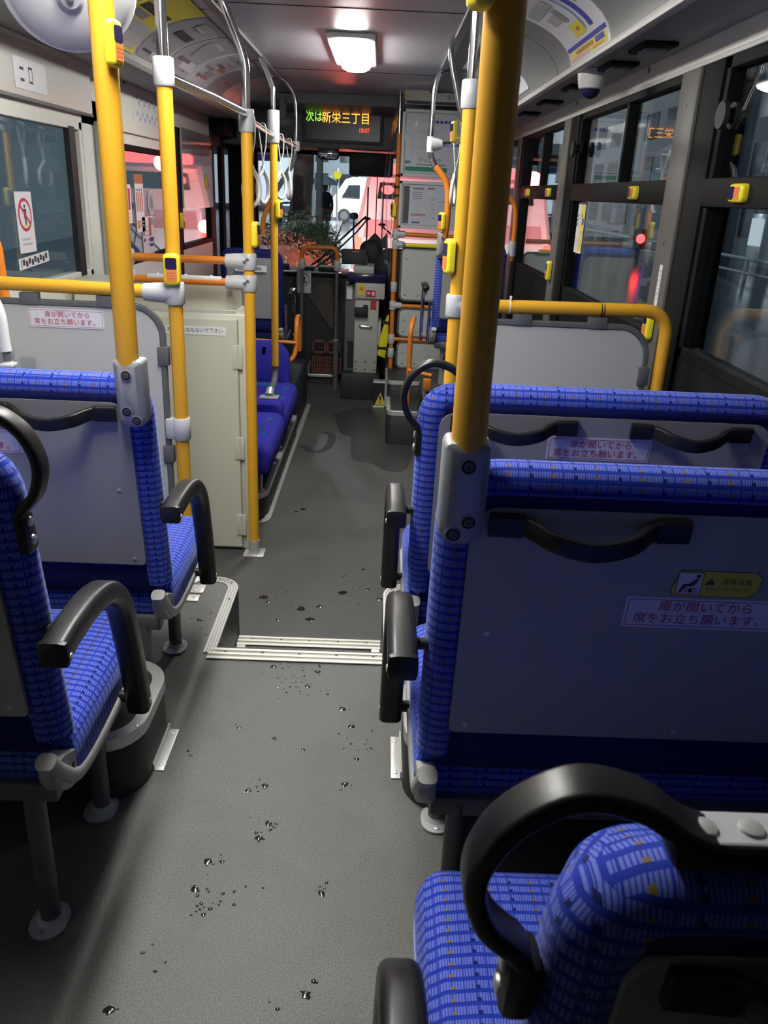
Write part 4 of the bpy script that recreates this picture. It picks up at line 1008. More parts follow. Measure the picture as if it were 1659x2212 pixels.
m.prism([(p.x, p.y) for p in crom([(a, c, 0) for a, c in [(-0.325, 6.325), (-0.25, 5.799), (-0.17, 5.689), (-0.142, 5.195), (-0.015, 5.111), (0.077, 4.978), (0.229, 5.026), (0.29, 5.942), (0.116, 6.323), (-0.115, 6.586), (-0.325, 6.325)]], 3)[:-1]], (0, 0, LOW), X, Y, 0.0002, 0.0007)
m.sweep([(p.x, p.y, LOW + 0.0006) for p in crom([(a, c, 0) for a, c in [(-0.494, 5.446), (-0.434, 5.323), (-0.37, 5.321), (-0.319, 5.426), (-0.304, 5.61), (-0.32, 5.752), (-0.377, 5.793)]], 4)], flatprof(0.0004, 0.055, 0.0001, 1), up=Z)
tag(m.build('water_drops', fix=False), 'rain drops and wet shoe marks scattered over the grey aisle floor', 'water', kind='stuff')

# ------------------------------------------------------------------ round mirror at the ceiling, dome camera, vents
mr = thing('convex_mirror', 'white round back of a large mirror hanging at the upper left', 'mirror', (-0.74, 2.17, 1.99))
c = V((-0.735, 2.15, 1.722)); ax = V((0.28, -0.78, -0.55)).normalized()
m = MB('white'); m.lathe(c, ax, [(0.140, -0.03), (0.148, -0.024), (0.150, -0.012), (0.146, -0.004), (0.138, -0.002), (0.134, 0.002), (0.120, 0.014), (0.085, 0.028), (0.045, 0.037), (0.0, 0.040)], 48); m.build('back_shell', mr)
m = MB('mirror'); m.lathe(c, -ax, [(0.138, 0.028), (0.10, 0.045), (0.05, 0.055), (0.0, 0.058)], 40); m.build('mirror_glass', mr)
m = MB('sleeve'); m.lathe(c + ax * 0.038, ax, [(0.030, 0), (0.029, 0.010), (0.020, 0.018)], 18); m.tube(crom([c + ax * 0.045, c + ax * 0.075 + V((0, 0, 0.02)), c + ax * 0.075 + V((0, 0, 0.12)), V((c.x + 0.02, c.y - 0.06, 1.985))], 5), 0.009, 10); m.build('bracket', mr)
dc = thing('dome_camera', 'white dome camera under the right soffit', 'camera', (0.80, 3.57, 1.80))
m = MB('white'); m.lathe((0.80, 3.57, 1.80), (0, 0, -1), [(0.056, 0.0), (0.056, 0.012), (0.050, 0.05), (0.046, 0.066), (0.038, 0.070)], 24); m.build('housing', dc)
m = MB('btn_dark'); m.lathe((0.80, 3.57, 1.80), (0, 0, -1), [(0.040, 0.066), (0.038, 0.080), (0.028, 0.094), (0.012, 0.102), (0.0, 0.103)], 20); m.build('dome', dc)
def vent(label, x, y):
    m = MB('winframe'); m.box(x - 0.055, x + 0.055, y - 0.10, y + 0.10, 1.786, 1.80, 0.006); m.use('soffit').box(x - 0.035, x + 0.035, y - 0.05, y + 0.05, 1.778, 1.79, 0.004)
    tag(m.build('air_vent'), label, 'vent', 'air vents in the soffits')
vent('dark air vent beside the end of the right poster', 0.86, 3.00)
vent('dark air vent just before the dome camera', 0.86, 3.42)
vent('dark air vent past the dome camera', 0.86, 4.10)
vent('dark air vent farther along the right soffit', 0.86, 4.75)
vent('farthest dark air vent on the right soffit', 0.86, 5.4)

# ------------------------------------------------------------------ posters on the coves
def cove_poster(label, side, y0, y1, th0, th1, cells, base='paper', group='advertising sheets on the ceiling coves', n=14):
    """cells: (u0,u1,v0,v1,material) u along y toward the front, v from top to bottom of the sheet"""
    m = MB(base)
    def P(u, v, off):
        x, z = cove_pt(side, th0 + (th1 - th0) * v, off); return (x, y0 + (y1 - y0) * u, z)
    def patch(u0, u1, v0, v1, off):
        k = max(1, int(round((v1 - v0) * n))); vs = []; fs = []
        for i in range(k + 1):
            v = v0 + (v1 - v0) * i / k; vs += [P(u0, v, off), P(u1, v, off)]
        for i in range(k): fs.append((2 * i, 2 * i + 1, 2 * i + 3, 2 * i + 2))
        m.add(vs, fs, True)
    patch(0, 1, 0, 1, 0.005)
    for i, (u0, u1, v0, v1, k) in enumerate(cells): m.use(k); patch(u0, u1, v0, v1, 0.0056 + 0.0002 * i)
    # sheet thickness
    m.use(base)
    vs = [P(0, v / n, o) for o in (0.0, 0.005) for v in range(n + 1)] + [P(1, v / n, o) for o in (0.0, 0.005) for v in range(n + 1)]
    K = n + 1
    m.add(vs, [(i, i + 1, K + i + 1, K + i) for i in range(n)] + [(2 * K + i, 2 * K + i + 1, 3 * K + i + 1, 3 * K + i) for i in range(n)])
    tag(m.build('poster', fix=False), label, 'poster', group); return m
rp = random.Random(5)
cells = [(0.02, 0.98, 0.80, 0.85, 'ink_blue'), (0.05, 0.95, 0.86, 0.985, 'ink_yellow'), (0.45, 0.97, 0.93, 0.985, 'ink_pink'), (0.10, 0.30, 0.865, 0.925, 'ink_blue'), (0.20, 0.28, 0.3, 0.74, 'ink_blue'), (0.34, 0.37, 0.3, 0.72, 'ink_sky'), (0.38, 0.62, 0.62, 0.76, 'ink_yellow'), (0.46, 0.53, 0.66, 0.71, 'ink_skin'), (0.6, 0.8, 0.45, 0.55, 'ink_pale'), (0.45, 0.9, 0.30, 0.40, 'ink_pale'), (0.05, 0.14, 0.2, 0.5, 'ink_green'), (0.5, 0.58, 0.42, 0.58, 'ink_grey')]
cells += [(0.36 + 0.05 * k, 0.385 + 0.05 * k, 0.875, 0.915, 'ink_skin') for k in range(9)] + [(0.12 + 0.07 * k, 0.16 + 0.07 * k, 0.945, 0.97, 'ink_orange') for k in range(4)]
cove_poster('large advertising sheet with blue band and yellow foot on the right cove', 1, 3.02, 3.62, 0.10, 1.50, cells)
cove_poster('pale advertising sheet far along the right cove', 1, 4.60, 5.15, 0.25, 1.36, [(0.1, 0.9, 0.2, 0.35, 'ink_grey'), (0.1, 0.6, 0.45, 0.8, 'ink_pale'), (0.65, 0.9, 0.5, 0.8, 'ink_pink')])
def leftcells(seed, pal, n=16):
    r = random.Random(seed); out = []
    for i in range(n):
        u = r.uniform(0.03, 0.45); v = r.uniform(0.03, 0.85); out.append((u, min(0.97, u + r.uniform(0.3, 0.6)), v, min(0.98, v + r.uniform(0.03, 0.13)), r.choice(pal)))
    return out
cove_poster('yellow advertising sheet nearest on the left cove', -1, 3.60, 4.02, 0.18, 1.40, [(0.05, 0.9, 0.3, 0.40, 'ink'), (0.1, 0.5, 0.42, 0.52, 'ink_grey'), (0.02, 0.98, 0.55, 0.72, 'ink_pale'), (0.0, 1.0, 0.72, 0.85, 'ink_pale'), (0.3, 0.9, 0.86, 0.95, 'ink_pale'), (0.1, 0.2, 0.75, 0.8, 'ink')], base='ink_yellow')
cove_poster('grey-violet advertising sheet second on the left cove', -1, 4.06, 4.50, 0.18, 1.36, leftcells(1, ['ink_grey', 'ink_pale', 'ink', 'ink_grey']), base='ink_grey')
cove_poster('crowded grey advertising sheet third on the left cove', -1, 4.54, 5.00, 0.18, 1.36, leftcells(2, ['ink_grey', 'leg_grey', 'ink_pale', 'ink_grey']), base='ink_grey')
cove_poster('advertising sheet with red patches fourth on the left cove', -1, 5.04, 5.50, 0.18, 1.36, leftcells(3, ['ink_grey', 'ink_skin', 'ink_pale', 'leg_grey']), base='ink_pale')
cove_poster('pinkish advertising sheet farthest on the left cove', -1, 5.54, 6.00, 0.18, 1.36, leftcells(4, ['ink_grey', 'ink_grey', 'ink_skin']), base='ink_grey')

# ------------------------------------------------------------------ stickers and boards on the walls and windows
LEFTF = (Y, Z); RIGHTF = (NY, Z)
def wall_sheet(name, label, cat, o, frame, w, h, fill, thick=0.0015, base='paper', rad=0.003, group=None, tilt=0.0):
    r, u = V(frame[0]), V(frame[1])
    if tilt: c, s = math.cos(tilt), math.sin(tilt); r, u = r * c + u * s, u * c - r * s
    m = MB(base); m.prism(rrect(-w / 2, w / 2, -h / 2, h / 2, rad, 3)(0), o, r, u, 0, thick)
    fill(m, V(o), r, u, thick); return tag(m.build(name), label, cat, group)
GX = LW - 0.017                             # just inside the left panes
def lines(m, o, r, u, t, rows, k='ink_grey'):
    m.use(k)
    for (x0, x1, y, hh) in rows: m.slab(o, r, u, x0, x1, y - hh / 2, y + hh / 2, t, t + 0.0005)
def prohib(m, o, r, u, t):
    m.use('ink_red').prism(arc2(0, 0.028, 0.062, 0, 2 * PI, 32)[:-1], o, r, u, t, t + 0.0004); m.use('paper').prism(arc2(0, 0.028, 0.050, 0, 2 * PI, 32)[:-1], o, r, u, t + 0.0004, t + 0.0008)
    m.use('ink').prism(arc2(0, 0.060, 0.007, 0, 2 * PI, 12)[:-1], o, r, u, t + 0.0008, t + 0.0011); m.prism([(-0.013, 0.05), (0.013, 0.05), (0.010, 0.015), (-0.010, 0.015)], o, r, u, t + 0.0008, t + 0.0011)
    m.prism([(-0.008, 0.015), (-0.001, 0.015), (-0.002, -0.008), (-0.008, -0.008)], o, r, u, t + 0.0008, t + 0.0011); m.prism([(0.001, 0.015), (0.008, 0.015), (0.008, -0.008), (0.002, -0.008)], o, r, u, t + 0.0008, t + 0.0011)
    m.use('ink_yellow').prism([(-0.016, -0.008), (0.016, -0.008), (0.013, -0.015), (-0.013, -0.015)], o, r, u, t + 0.0008, t + 0.0011)
    m.use('ink_red').prism([(-0.046, 0.060), (-0.038, 0.068), (0.046, -0.004), (0.038, -0.012)], o, r, u, t + 0.0011, t + 0.0014)
    lines(m, o, r, u, t, [(-0.05, 0.03, -0.062, 0.008), (-0.05, 0.04, -0.080, 0.008)], 'ink_pale')
wall_sheet('prohibition_sticker', 'white sticker with a red no-standing circle on the left door window', 'sticker', (GX, 3.355, 1.150), LEFTF, 0.155, 0.225, prohib)
wall_sheet('notice_sticker', 'narrow white sticker with black print, askew below the no-standing sign', 'sticker', (GX, 3.40, 1.005), LEFTF, 0.30, 0.042, lambda m, o, r, u, t: lines(m, o, r, u, t, [(-0.13, -0.125, 0, 0.03)] + [(-0.115 + 0.028 * k, -0.095 + 0.028 * k, 0.004 * (-1) ** k, 0.022) for k in range(9)], 'ink'), tilt=0.05)
def people(m, o, r, u, t):
    m.use('ink_skin').slab(o, r, u, -0.085, 0.085, 0.105, 0.155, t, t + 0.0004)
    for k in range(4):
        x = -0.06 + 0.036 * k; m.use('ink').prism(arc2(x, 0.072, 0.008, 0, 2 * PI, 10)[:-1], o, r, u, t, t + 0.0005); m.use('ink_skin').prism([(x - 0.009, 0.06), (x + 0.009, 0.06), (x + 0.012, 0.02), (x + 0.004, -0.045), (x - 0.007, -0.045), (x - 0.011, 0.02)], o, r, u, t, t + 0.0005)
    m.use('ink_orange').slab(o, r, u, -0.07, -0.025, -0.135, -0.09, t, t + 0.0005); lines(m, o, r, u, t, [(-0.015, 0.07, -0.10, 0.01), (-0.015, 0.07, -0.12, 0.01)])
wall_sheet('notice_sheet', 'white notice with red heading and a row of red figures on the left window', 'sign', (GX, 4.96, 1.200), LEFTF, 0.17, 0.31, people)
wall_sheet('notice_sticker', 'small white sticker with a red block, left of the figures notice', 'sticker', (GX, 4.755, 1.200), LEFTF, 0.075, 0.20, lambda m, o, r, u, t: (m.use('ink_red').slab(o, r, u, -0.017, 0.017, -0.03, 0.08, t, t + 0.0004), lines(m, o, r, u, t, [(-0.025, 0.025, -0.05, 0.006), (-0.025, 0.025, -0.07, 0.006), (-0.025, 0.025, -0.085, 0.006)], 'ink_pale')))
m = MB('paper'); m.prism(arc2(0, 0, 0.068, 0, 2 * PI, 28)[:-1], (GX, 5.20, 1.200), Y, Z, 0, 0.0015); m.use('ink_pale').prism(arc2(0, 0, 0.06, 0, 2 * PI, 28)[:-1], (GX, 5.20, 1.200), Y, Z, 0.0015, 0.002); m.use('ink_grey').prism([(-0.04, -0.03), (0.04, -0.03), (0.03, 0.02), (0, 0.045), (-0.03, 0.02)], (GX, 5.20, 1.200), Y, Z, 0.002, 0.0024); tag(m.build('round_sticker'), 'round grey sticker right of the figures notice', 'sticker')
def leaf(m, o, r, u, t):
    m.use('ink_skin').slab(o, r, u, 0.015, 0.065, 0.03, 0.135, t, t + 0.0004); m.use('ink_sky').slab(o, r, u, 0.065, 0.115, 0.09, 0.135, t, t + 0.0004); m.use('ink_blue').slab(o, r, u, 0.015, 0.115, -0.03, 0.022, t, t + 0.0004); m.use('paper').slab(o, r, u, 0.02, 0.11, -0.012, -0.002, t + 0.0004, t + 0.0007)
    lines(m, o, r, u, t, [(-0.10, -0.06, 0.085, 0.012), (-0.10, -0.085, 0.05, 0.03), (-0.10, -0.07, 0.01, 0.02)], 'ink'); lines(m, o, r, u, t, [(-0.055, 0.0, 0.085 - 0.025 * k, 0.006) for k in range(5)] + [(-0.1, 0.0, -0.10, 0.005), (0.02, 0.1, -0.10, 0.005)], 'ink_pale')
wall_sheet('notice_sheet', 'white leaflet with a terracotta and blue picture low on the left window', 'sign', (GX, 5.10, 0.985), LEFTF, 0.24, 0.28, leaf)
def two(m, o, r, u, t): lines(m, o, r, u, t, [(-0.2 + 0.05 * k, -0.165 + 0.05 * k, 0.012 * (-1) ** k, 0.022) for k in range(9)], 'ink_pale')
wall_sheet('notice_plate', 'upper of two narrow white plates on the left header panel', 'sign', (LW, 5.15, 1.735), LEFTF, 0.52, 0.062, two, rad=0.001, group='narrow plates on the left header')
wall_sheet('notice_plate', 'lower of two narrow white plates on the left header panel', 'sign', (LW, 5.15, 1.655), LEFTF, 0.52, 0.062, two, rad=0.001, group='narrow plates on the left header')
wall_sheet('notice_sticker', 'white sticker with four dark marks on the lid over the left door', 'sticker', (LW + 0.026, 3.45, 1.672), LEFTF, 0.30, 0.105, lambda m, o, r, u, t: lines(m, o, r, u, t, [(-0.10, -0.065, 0.016, 0.010), (-0.10, -0.065, -0.022, 0.010), (-0.02, 0.015, 0.024, 0.008), (-0.02, 0.015, -0.024, 0.008), (-0.02, -0.016, 0, 0.05), (0.011, 0.015, 0, 0.05)], 'ink'))
wall_sheet('notice_sticker', 'white sticker with grey print at the left edge over the door', 'sticker', (LW + 0.026, 3.06, 1.68), LEFTF, 0.22, 0.10, lambda m, o, r, u, t: lines(m, o, r, u, t, [(-0.02, 0.05, 0.02, 0.022), (-0.06, 0.07, -0.012, 0.008), (-0.06, 0.07, -0.028, 0.008)]))
def pp(m, o, r, u, t):
    lines(m, o, r, u, t, [(-0.38, 0.30, 0.19, 0.012), (-0.38, 0.10, 0.165, 0.012)]); lines(m, o, r, u, t, [(-0.38, 0.25, 0.10 - 0.045 * k, 0.010) for k in range(7)], 'ink_pale')
    for k in range(5): m.use('ink_grey').prism(arc2(-0.36, 0.10 - 0.06 * k, 0.012, 0, 2 * PI, 10)[:-1], o, r, u, t, t + 0.0005)
b = thing('guide_board', 'large grey-white guide board over the far left window', 'sign', (LW + 0.01, 6.42, 1.15))
m = MB('board'); m.box(LW + 0.006, LW + 0.016, 5.93, 6.92, 1.155, 1.66, 0.003); pp(m, V((LW + 0.016, 6.42, 1.42)), V(Y), V(Z), 0); m.build('sheet', b)
m = MB('acrylic'); m.box(LW + 0.018, LW + 0.020, 5.92, 6.93, 1.15, 1.665); m.build('cover', b)
gr = RW + 0.0195 - 0.002
def yw(m, o, r, u, t):
    m.use('ink_yellow').slab(o, r, u, 0.0, 0.075, -0.11, 0.11, t, t + 0.0004); m.use('ink_skin').prism(arc2(0.02, 0.06, 0.012, 0, 2 * PI, 12)[:-1], o, r, u, t + 0.0004, t + 0.0008); m.use('ink_blue').slab(o, r, u, 0.035, 0.07, 0.015, 0.045, t + 0.0004, t + 0.0008)
    lines(m, o, r, u, t, [(-0.07, -0.05, 0.055 - 0.02 * k, 0.010) for k in range(3)], 'ink'); lines(m, o, r, u, t + 0.0004, [(-0.045, -0.005, 0.06 - 0.018 * k, 0.005) for k in range(4)] + [(-0.07, -0.005, -0.05 - 0.015 * k, 0.004) for k in range(3)] + [(0.01, 0.07, -0.02 - 0.02 * k, 0.006) for k in range(4)], 'ink_pale')
wall_sheet('notice_sheet', 'white and yellow leaflet on the lower pane of the second right window', 'sign', (gr, 4.30, 1.195), RIGHTF, 0.155, 0.24, yw)
wall_sheet('notice_sticker', 'white sticker beside the stop button of the nearest window', 'sticker', (RW - 0.012, 2.43, 1.358), RIGHTF, 0.10, 0.062, lambda m, o, r, u, t: lines(m, o, r, u, t, [(-0.04, 0.03, 0.015, 0.008), (-0.04, 0.02, -0.004, 0.008)], 'ink_pale'), group='stickers beside window buttons')
wall_sheet('notice_sticker', 'white sticker beside the stop button of the second window', 'sticker', (RW - 0.012, 3.42, 1.358), RIGHTF, 0.085, 0.055, lambda m, o, r, u, t: lines(m, o, r, u, t, [(-0.03, 0.03, 0.012, 0.008), (-0.03, 0.02, -0.004, 0.008)], 'ink_pale'), group='stickers beside window buttons')
wall_sheet('notice_sticker', 'tall white strip sticker on the near grey pillar', 'sticker', (RW - 0.022, 2.86, 1.06), RIGHTF, 0.03, 0.14, lambda m, o, r, u, t: lines(m, o, r, u, t, [(-0.006, 0.006, 0.05 - 0.015 * k, 0.006) for k in range(7)], 'ink_pale'))
m = MB('ink_yellow'); m.prism([(0, 0), (-0.075, 0)] + arc2(0, 0, 0.075, PI, PI / 2, 8)[1:], (gr, 2.14, 1.402), NY, Z, 0, 0.001); m.use('ink_green').prism([(-0.012, 0.004), (-0.062, 0.004)] + arc2(-0.012, 0.004, 0.05, PI, PI / 2, 8)[1:], (gr, 2.14, 1.402), NY, Z, 0.001, 0.0014); m.use('paper').prism(arc2(-0.034, 0.018, 0.012, 0, 2 * PI, 12)[:-1], (gr, 2.14, 1.402), NY, Z, 0.0014, 0.0018); tag(m.build('corner_sticker'), 'yellow and green quarter-round sticker on the nearest window', 'sticker')

# ------------------------------------------------------------------ front: driver partition on the right
dp = thing('driver_partition', 'orange post and rails with pale boards behind the driver seat', 'partition', (0.35, 6.47, LOW))
PXD, PYD = 0.112, 6.46
m = MB('orange'); m.tube([(PXD, PYD, 0.0), (0.100, PYD, 1.72)], 0.0175, 14); m.build('post', dp)
m = MB('chrome'); m.tube([(0.100, PYD, 1.70), (0.097, PYD, 2.0)], 0.012, 12); m.build('post_top', dp, label='chrome upper end of the post')
for z in (1.03, 0.50, 0.24): m = MB('orange'); m.tube([(PXD, PYD, z), (0.90, PYD, z - 0.01)], 0.016, 12); m.build('rail', dp)
m = MB('chrome'); m.tube([(PXD + 0.05, PYD - 0.03, 0.955), (0.19, PYD - 0.03, 0.955)], 0.014, 12); m.use('btn').tube([(0.185, PYD - 0.03, 0.955), (0.80, PYD - 0.03, 0.95)], 0.0155, 12); m.build('grip_rail', dp, label='chrome and yellow grip rail')
for z in (1.03, 0.955, 0.50): m = MB('sleeve'); arm_joint(m, (PXD - 0.004, PYD, z), X, 0.026, 0.07); m.build('joint', dp)
for z in (0.64, 0.24, 0.13): m = MB('sleeve'); joint(m, (PXD - 0.002, PYD, z), Z, 0.025, 0.075); m.build('clamp', dp)
for z in (1.43, 1.35, 1.29): m = MB('rubber'); m.lathe((0.104, PYD, z), Z, [(0.0195, 0), (0.0195, 0.018)], 12); m.build('band', dp)
for (z0, z1) in ((0.55, 0.93), (0.27, 0.47), (0.02, 0.21)):
    m = MB('board'); m.pillow(rrect(0.165, 0.90, z0, z1, 0.035, 6), [(0, -0.004), (0, 0.004)], (0, PYD, 0), X, Z, smooth=False)
    m.use('edge'); m.sweep([(a, PYD, c) for a, c in rrect(0.158, 0.907, z0 - 0.007, z1 + 0.007, 0.04, 6)(0)], flatprof(0.014, 0.016, 0.003, 1), up=Y, closed=True)
    m.use('leg_grey')
    for xx, zz in ((0.2, z0 + 0.03), (0.3, z0 + 0.03), (0.2, z1 - 0.08)): m.disc((xx, PYD - 0.004, zz), NY, 0.006, 0.003, 8)
    m.build('board', dp)
# charcoal stepped boxes under the partition
b = thing('step_box', 'charcoal stepped floor box with steel edges on the right before the driver', 'box', (0.55, 6.0, LOW))
round_box(0.085, 0.97, 5.56, 6.05, LOW + 0.002, -0.12, (0.05, 0.01, 0.01, 0.05), root=b)
m = MB('box'); m.pillow(rrect(0.09, 0.97, 5.98, 6.62, 0.04, 5), [(0, -0.13), (0, 0.0), (0.004, 0.006)], (0, 0, 0), X, Y); m.use('steel'); m.sweep([(a, c, -0.005) for a, c in rrect(0.087, 0.973, 5.977, 6.623, 0.04, 5)(0)], flatprof(0.03, 0.004, 0.001, 1), up=Z, closed=True); m.build('upper_box', b)
m = MB('box'); m.box(0.30, 0.97, 5.10, 5.55, LOW, 0.115, 0.02); m.box(0.30, 0.46, 5.04, 5.25, LOW, 0.115, 0.03); tag(m.build('wheel_arch_box'), 'black wheel arch box on the right under the small raised seat', 'box')
m = MB('orange'); m.tube(fillet([(0.215, 5.25, -0.06), (0.212, 5.25, 0.50), (0.222, 5.29, 0.545), (0.24, 5.5, 0.545)], 0.04, 6), 0.016, 12); m.tube([(0.212, 5.24, 0.245), (0.36, 5.14, 0.235)], 0.013, 12); m.box(0.30, 0.35, 5.035, 5.06, 0.17, 0.235, 0.004)
tag(m.build('floor_rail'), 'bent orange rail standing on the right before the stepped box', 'rail')
m = MB('orange'); m.tube([(0.24, 5.06, -0.06), (0.34, 5.03, -0.05)], 0.014, 12); m.box(0.32, 0.37, 5.0, 5.04, -0.10, 0.0, 0.005); tag(m.build('rail_bracket'), 'short orange bracket low on the black right wheel arch box', 'bracket')
# pole of the raised right seat with cross bar
pp5 = thing('grab_pole', 'chrome pole with a bent orange lower half above the small right seat', 'pole', (0.39, 5.2, 1.0), 'vertical grab poles')
m = MB('chrome'); m.tube(crom([(0.345, 5.2, 1.99), (0.30, 5.2, 1.97), (0.276, 5.2, 1.90), (0.267, 5.2, 1.75), (0.265, 5.2, 1.60), (0.275, 5.2, 1.53), (0.305, 5.2, 1.47)], 6), 0.0155, 14); m.build('upper_tube', pp5)
m = MB('orange'); m.tube(crom([(0.303, 5.2, 1.475), (0.345, 5.2, 1.43), (0.378, 5.2, 1.38), (0.392, 5.2, 1.30), (0.392, 5.2, 1.15), (0.385, 5.21, 1.07)], 6), 0.020, 14); m.build('lower_tube', pp5, label='orange covered lower bend')
m = MB('sleeve'); m.lathe((0.268, 5.2, 1.55), Z, [(0.022, 0), (0.024, 0.05), (0.022, 0.085)], 14); m.lathe((0.27, 5.2, 1.595), X, [(0.040, 0), (0.034, 0.03), (0.024, 0.065)], 14); m.build('joint', pp5)
m = MB('chrome'); m.tube([(0.32, 5.2, 1.595), (0.46, 5.2, 1.60)], 0.013, 12); m.build('cross_bar', pp5)
dt = thing('grab_tube', 'slanting chrome tube from the right cove beside the framed maps', 'pole', (0.28, 4.22, 1.6))
m = MB('chrome'); m.tube(crom([(0.30, 4.22, 2.0), (0.285, 4.22, 1.95), (0.297, 4.22, 1.87), (0.325, 4.22, 1.77), (0.362, 4.22, 1.63)], 6), 0.013, 12); m.build('tube', dt)
m = MB('sleeve'); m.lathe((0.362, 4.22, 1.645), (0.25, 0, -1), [(0.022, 0), (0.024, 0.03), (0.021, 0.09)], 14); m.build('joint', dt)
m = MB('chrome'); m.tube(crom([(0.362, 4.22, 1.56), (0.40, 4.22, 1.53), (0.50, 4.22, 1.52)], 4), 0.012, 10); m.build('lower_tube', dt)
# another arched orange rail by the far window
m = MB('orange'); m.tube(crom([(0.82, 5.30, 0.95), (0.825, 5.30, 1.15), (0.81, 5.30, 1.28), (0.75, 5.30, 1.34), (0.68, 5.30, 1.36)], 6), 0.016, 12); m.use('sleeve').lathe((0.82, 5.30, 0.98), Z, [(0.024, 0), (0.024, 0.09)], 12)
tag(m.build('loop_rail'), 'arched orange rail between the small right seat and the far window', 'rail')

# framed maps on the partition window
def frame_board(label, z0, z1, fill, x0=0.118, x1=0.74):
    root = thing('framed_map', label, 'map', ((x0 + x1) / 2, 6.40, z0), 'framed maps behind the driver')
    m = MB('sleeve'); y = 6.405; t = 0.022
    for a in ((x0, x1, z0, z0 + t), (x0, x1, z1 - t, z1), (x0, x0 + t, z0, z1), (x1 - t, x1, z0, z1)): m.box(a[0], a[1], y - 0.012, y + 0.006, a[2], a[3], 0.003)
    m.build('frame', root)
    m = MB('board'); m.box(x0 + 0.01, x1 - 0.01, y - 0.003, y + 0.004, z0 + 0.01, z1 - 0.01); m.use('paper').box(x0 + 0.03, x1 - 0.03, y - 0.005, y - 0.003, z0 + 0.028, z1 - 0.028)
    fill(m, V(((x0 + x1) / 2, y - 0.005, (z0 + z1) / 2))); m.build('sheet', root)
    m = MB('acrylic'); m.box(x0 + t, x1 - t, y - 0.011, y - 0.0095, z0 + t, z1 - t); m.build('cover', root)
    return root
def map_top(m, o):
    R, U = V(X), V(Z); r = random.Random(11)
    m.use('ink_blue'); 
    for k in range(6): m.slab(o, R, U, -0.10 + 0.03 * k, -0.078 + 0.03 * k, 0.135, 0.155, 0, 0.001)
    m.use('ink_pale')
    for k in range(16):
        x = r.uniform(-0.27, 0.2); z = r.uniform(-0.09, 0.11); m.slab(o, R, U, x, x + r.uniform(0.03, 0.2), z, z + 0.0025, 0, 0.0008); m.slab(o, R, U, x, x + 0.0025, z - r.uniform(0.02, 0.1), z, 0, 0.0008)
    m.use('ink_green').slab(o, R, U, -0.28, 0.03, -0.185, -0.155, 0, 0.001)
    m.use('ink_grey').prism([(-0.262 + 0.025 * math.cos(t / 10 * 2 * PI), -0.125 + 0.012 * math.sin(t / 10 * 2 * PI)) for t in range(10)], o, R, U, 0, 0.001)
    m.use('ink').text('クリニック', 0.034, o + R * -0.10 + U * -0.112, R, U, 0.0012); lines(m, o, R, U, 0, [(-0.2, 0.02, -0.14, 0.008), (0.08, 0.25, -0.10, 0.014), (0.08, 0.25, -0.13, 0.006), (0.08, 0.2, -0.15, 0.006)])
frame_board('upper framed route map behind the driver, with a green footer', 1.435, 1.88, map_top)
def map_low(m, o):
    R, U = V(X), V(Z); r = random.Random(12)
    m.use('leg_grey').slab(o, R, U, -0.28, -0.235, -0.13, 0.13, 0, 0.0012)
    lines(m, o, R, U, 0, [(-0.21, -0.13, 0.115, 0.012), (-0.10, -0.05, 0.118, 0.014)] + [(-0.21, -0.14, 0.09 - 0.014 * k, 0.004) for k in range(4)])
    m.use('ink_pink').slab(o, R, U, -0.22, -0.11, -0.075, -0.058, 0, 0.001); m.use('ink_blue').slab(o, R, U, -0.21, -0.15, -0.125, -0.115, 0, 0.001)
    m.use('ink_pale')
    for k in range(14):
        x = r.uniform(-0.1, 0.2); z = r.uniform(-0.09, 0.05); m.slab(o, R, U, x, x + r.uniform(0.01, 0.05), z, z + 0.006, 0, 0.0008)
frame_board('lower framed notice behind the driver, with a dark left margin', 1.075, 1.405, map_low)
sg = thing('warning_plate', 'dim white and yellow caution plate above the framed maps', 'sign', (0.42, 6.40, 1.91))
m = MB('ink_pale'); m.box(0.13, 0.74, 6.40, 6.41, 1.91, 2.0); m.use('ink_yellow').text('きけん！', 0.062, (0.235, 6.40, 1.965), X, Z, 0.002); m.use('ink').slab((0.42, 6.40, 1.925), X, Z, -0.28, 0.30, -0.012, 0.008, 0.0, 0.002); m.text('走行中の', 0.038, (0.50, 6.40, 1.96), X, Z, 0.002); m.build('plate', sg)

# driver's seat, clear curtain, yellow jacket, step plate
ds = thing('driver_chair', 'dark driver seat with a bulky headrest behind the fare box', 'seat', (0.22, 7.50, LOW))
m = MB('rubber'); m.pillow(rrect(-0.07, 0.42, 0.02, 0.86, (0.05, 0.05, 0.16, 0.16), 8), [(0.05, -7.42), (0.0, -7.45), (0.0, -7.54), (0.05, -7.58)], (0, 0, 0), X, Z); m.build('backrest', ds)
m = MB('rubber'); m.pillow(rrect(-0.19, 0.02, 0.66, 0.92, 0.08, 7), [(0.04, -7.44), (0.0, -7.47), (0.0, -7.53), (0.04, -7.56)], (0, 0, 0), X, Z)
m.add([(-0.14, 7.48, 0.90), (-0.06, 7.48, 0.985), (0.0, 7.48, 0.93), (0.05, 7.48, 0.99), (0.06, 7.48, 0.85), (-0.14, 7.54, 0.90), (-0.06, 7.54, 0.985), (0.0, 7.54, 0.93), (0.05, 7.54, 0.99), (0.06, 7.54, 0.85)], [(0, 1, 2, 3, 4), (9, 8, 7, 6, 5)] + [(i, (i + 1) % 5, 5 + (i + 1) % 5, 5 + i) for i in range(5)]); m.build('headrest', ds)
m = MB('rubber'); m.box(-0.05, 0.42, 7.50, 7.95, -0.05, 0.12, 0.05, 3); m.use('box').box(0.0, 0.36, 7.52, 7.85, LOW, -0.05, 0.02); m.build('cushion', ds)
m = MB('clear'); vs = []; fs = []; nx, nz = 26, 14
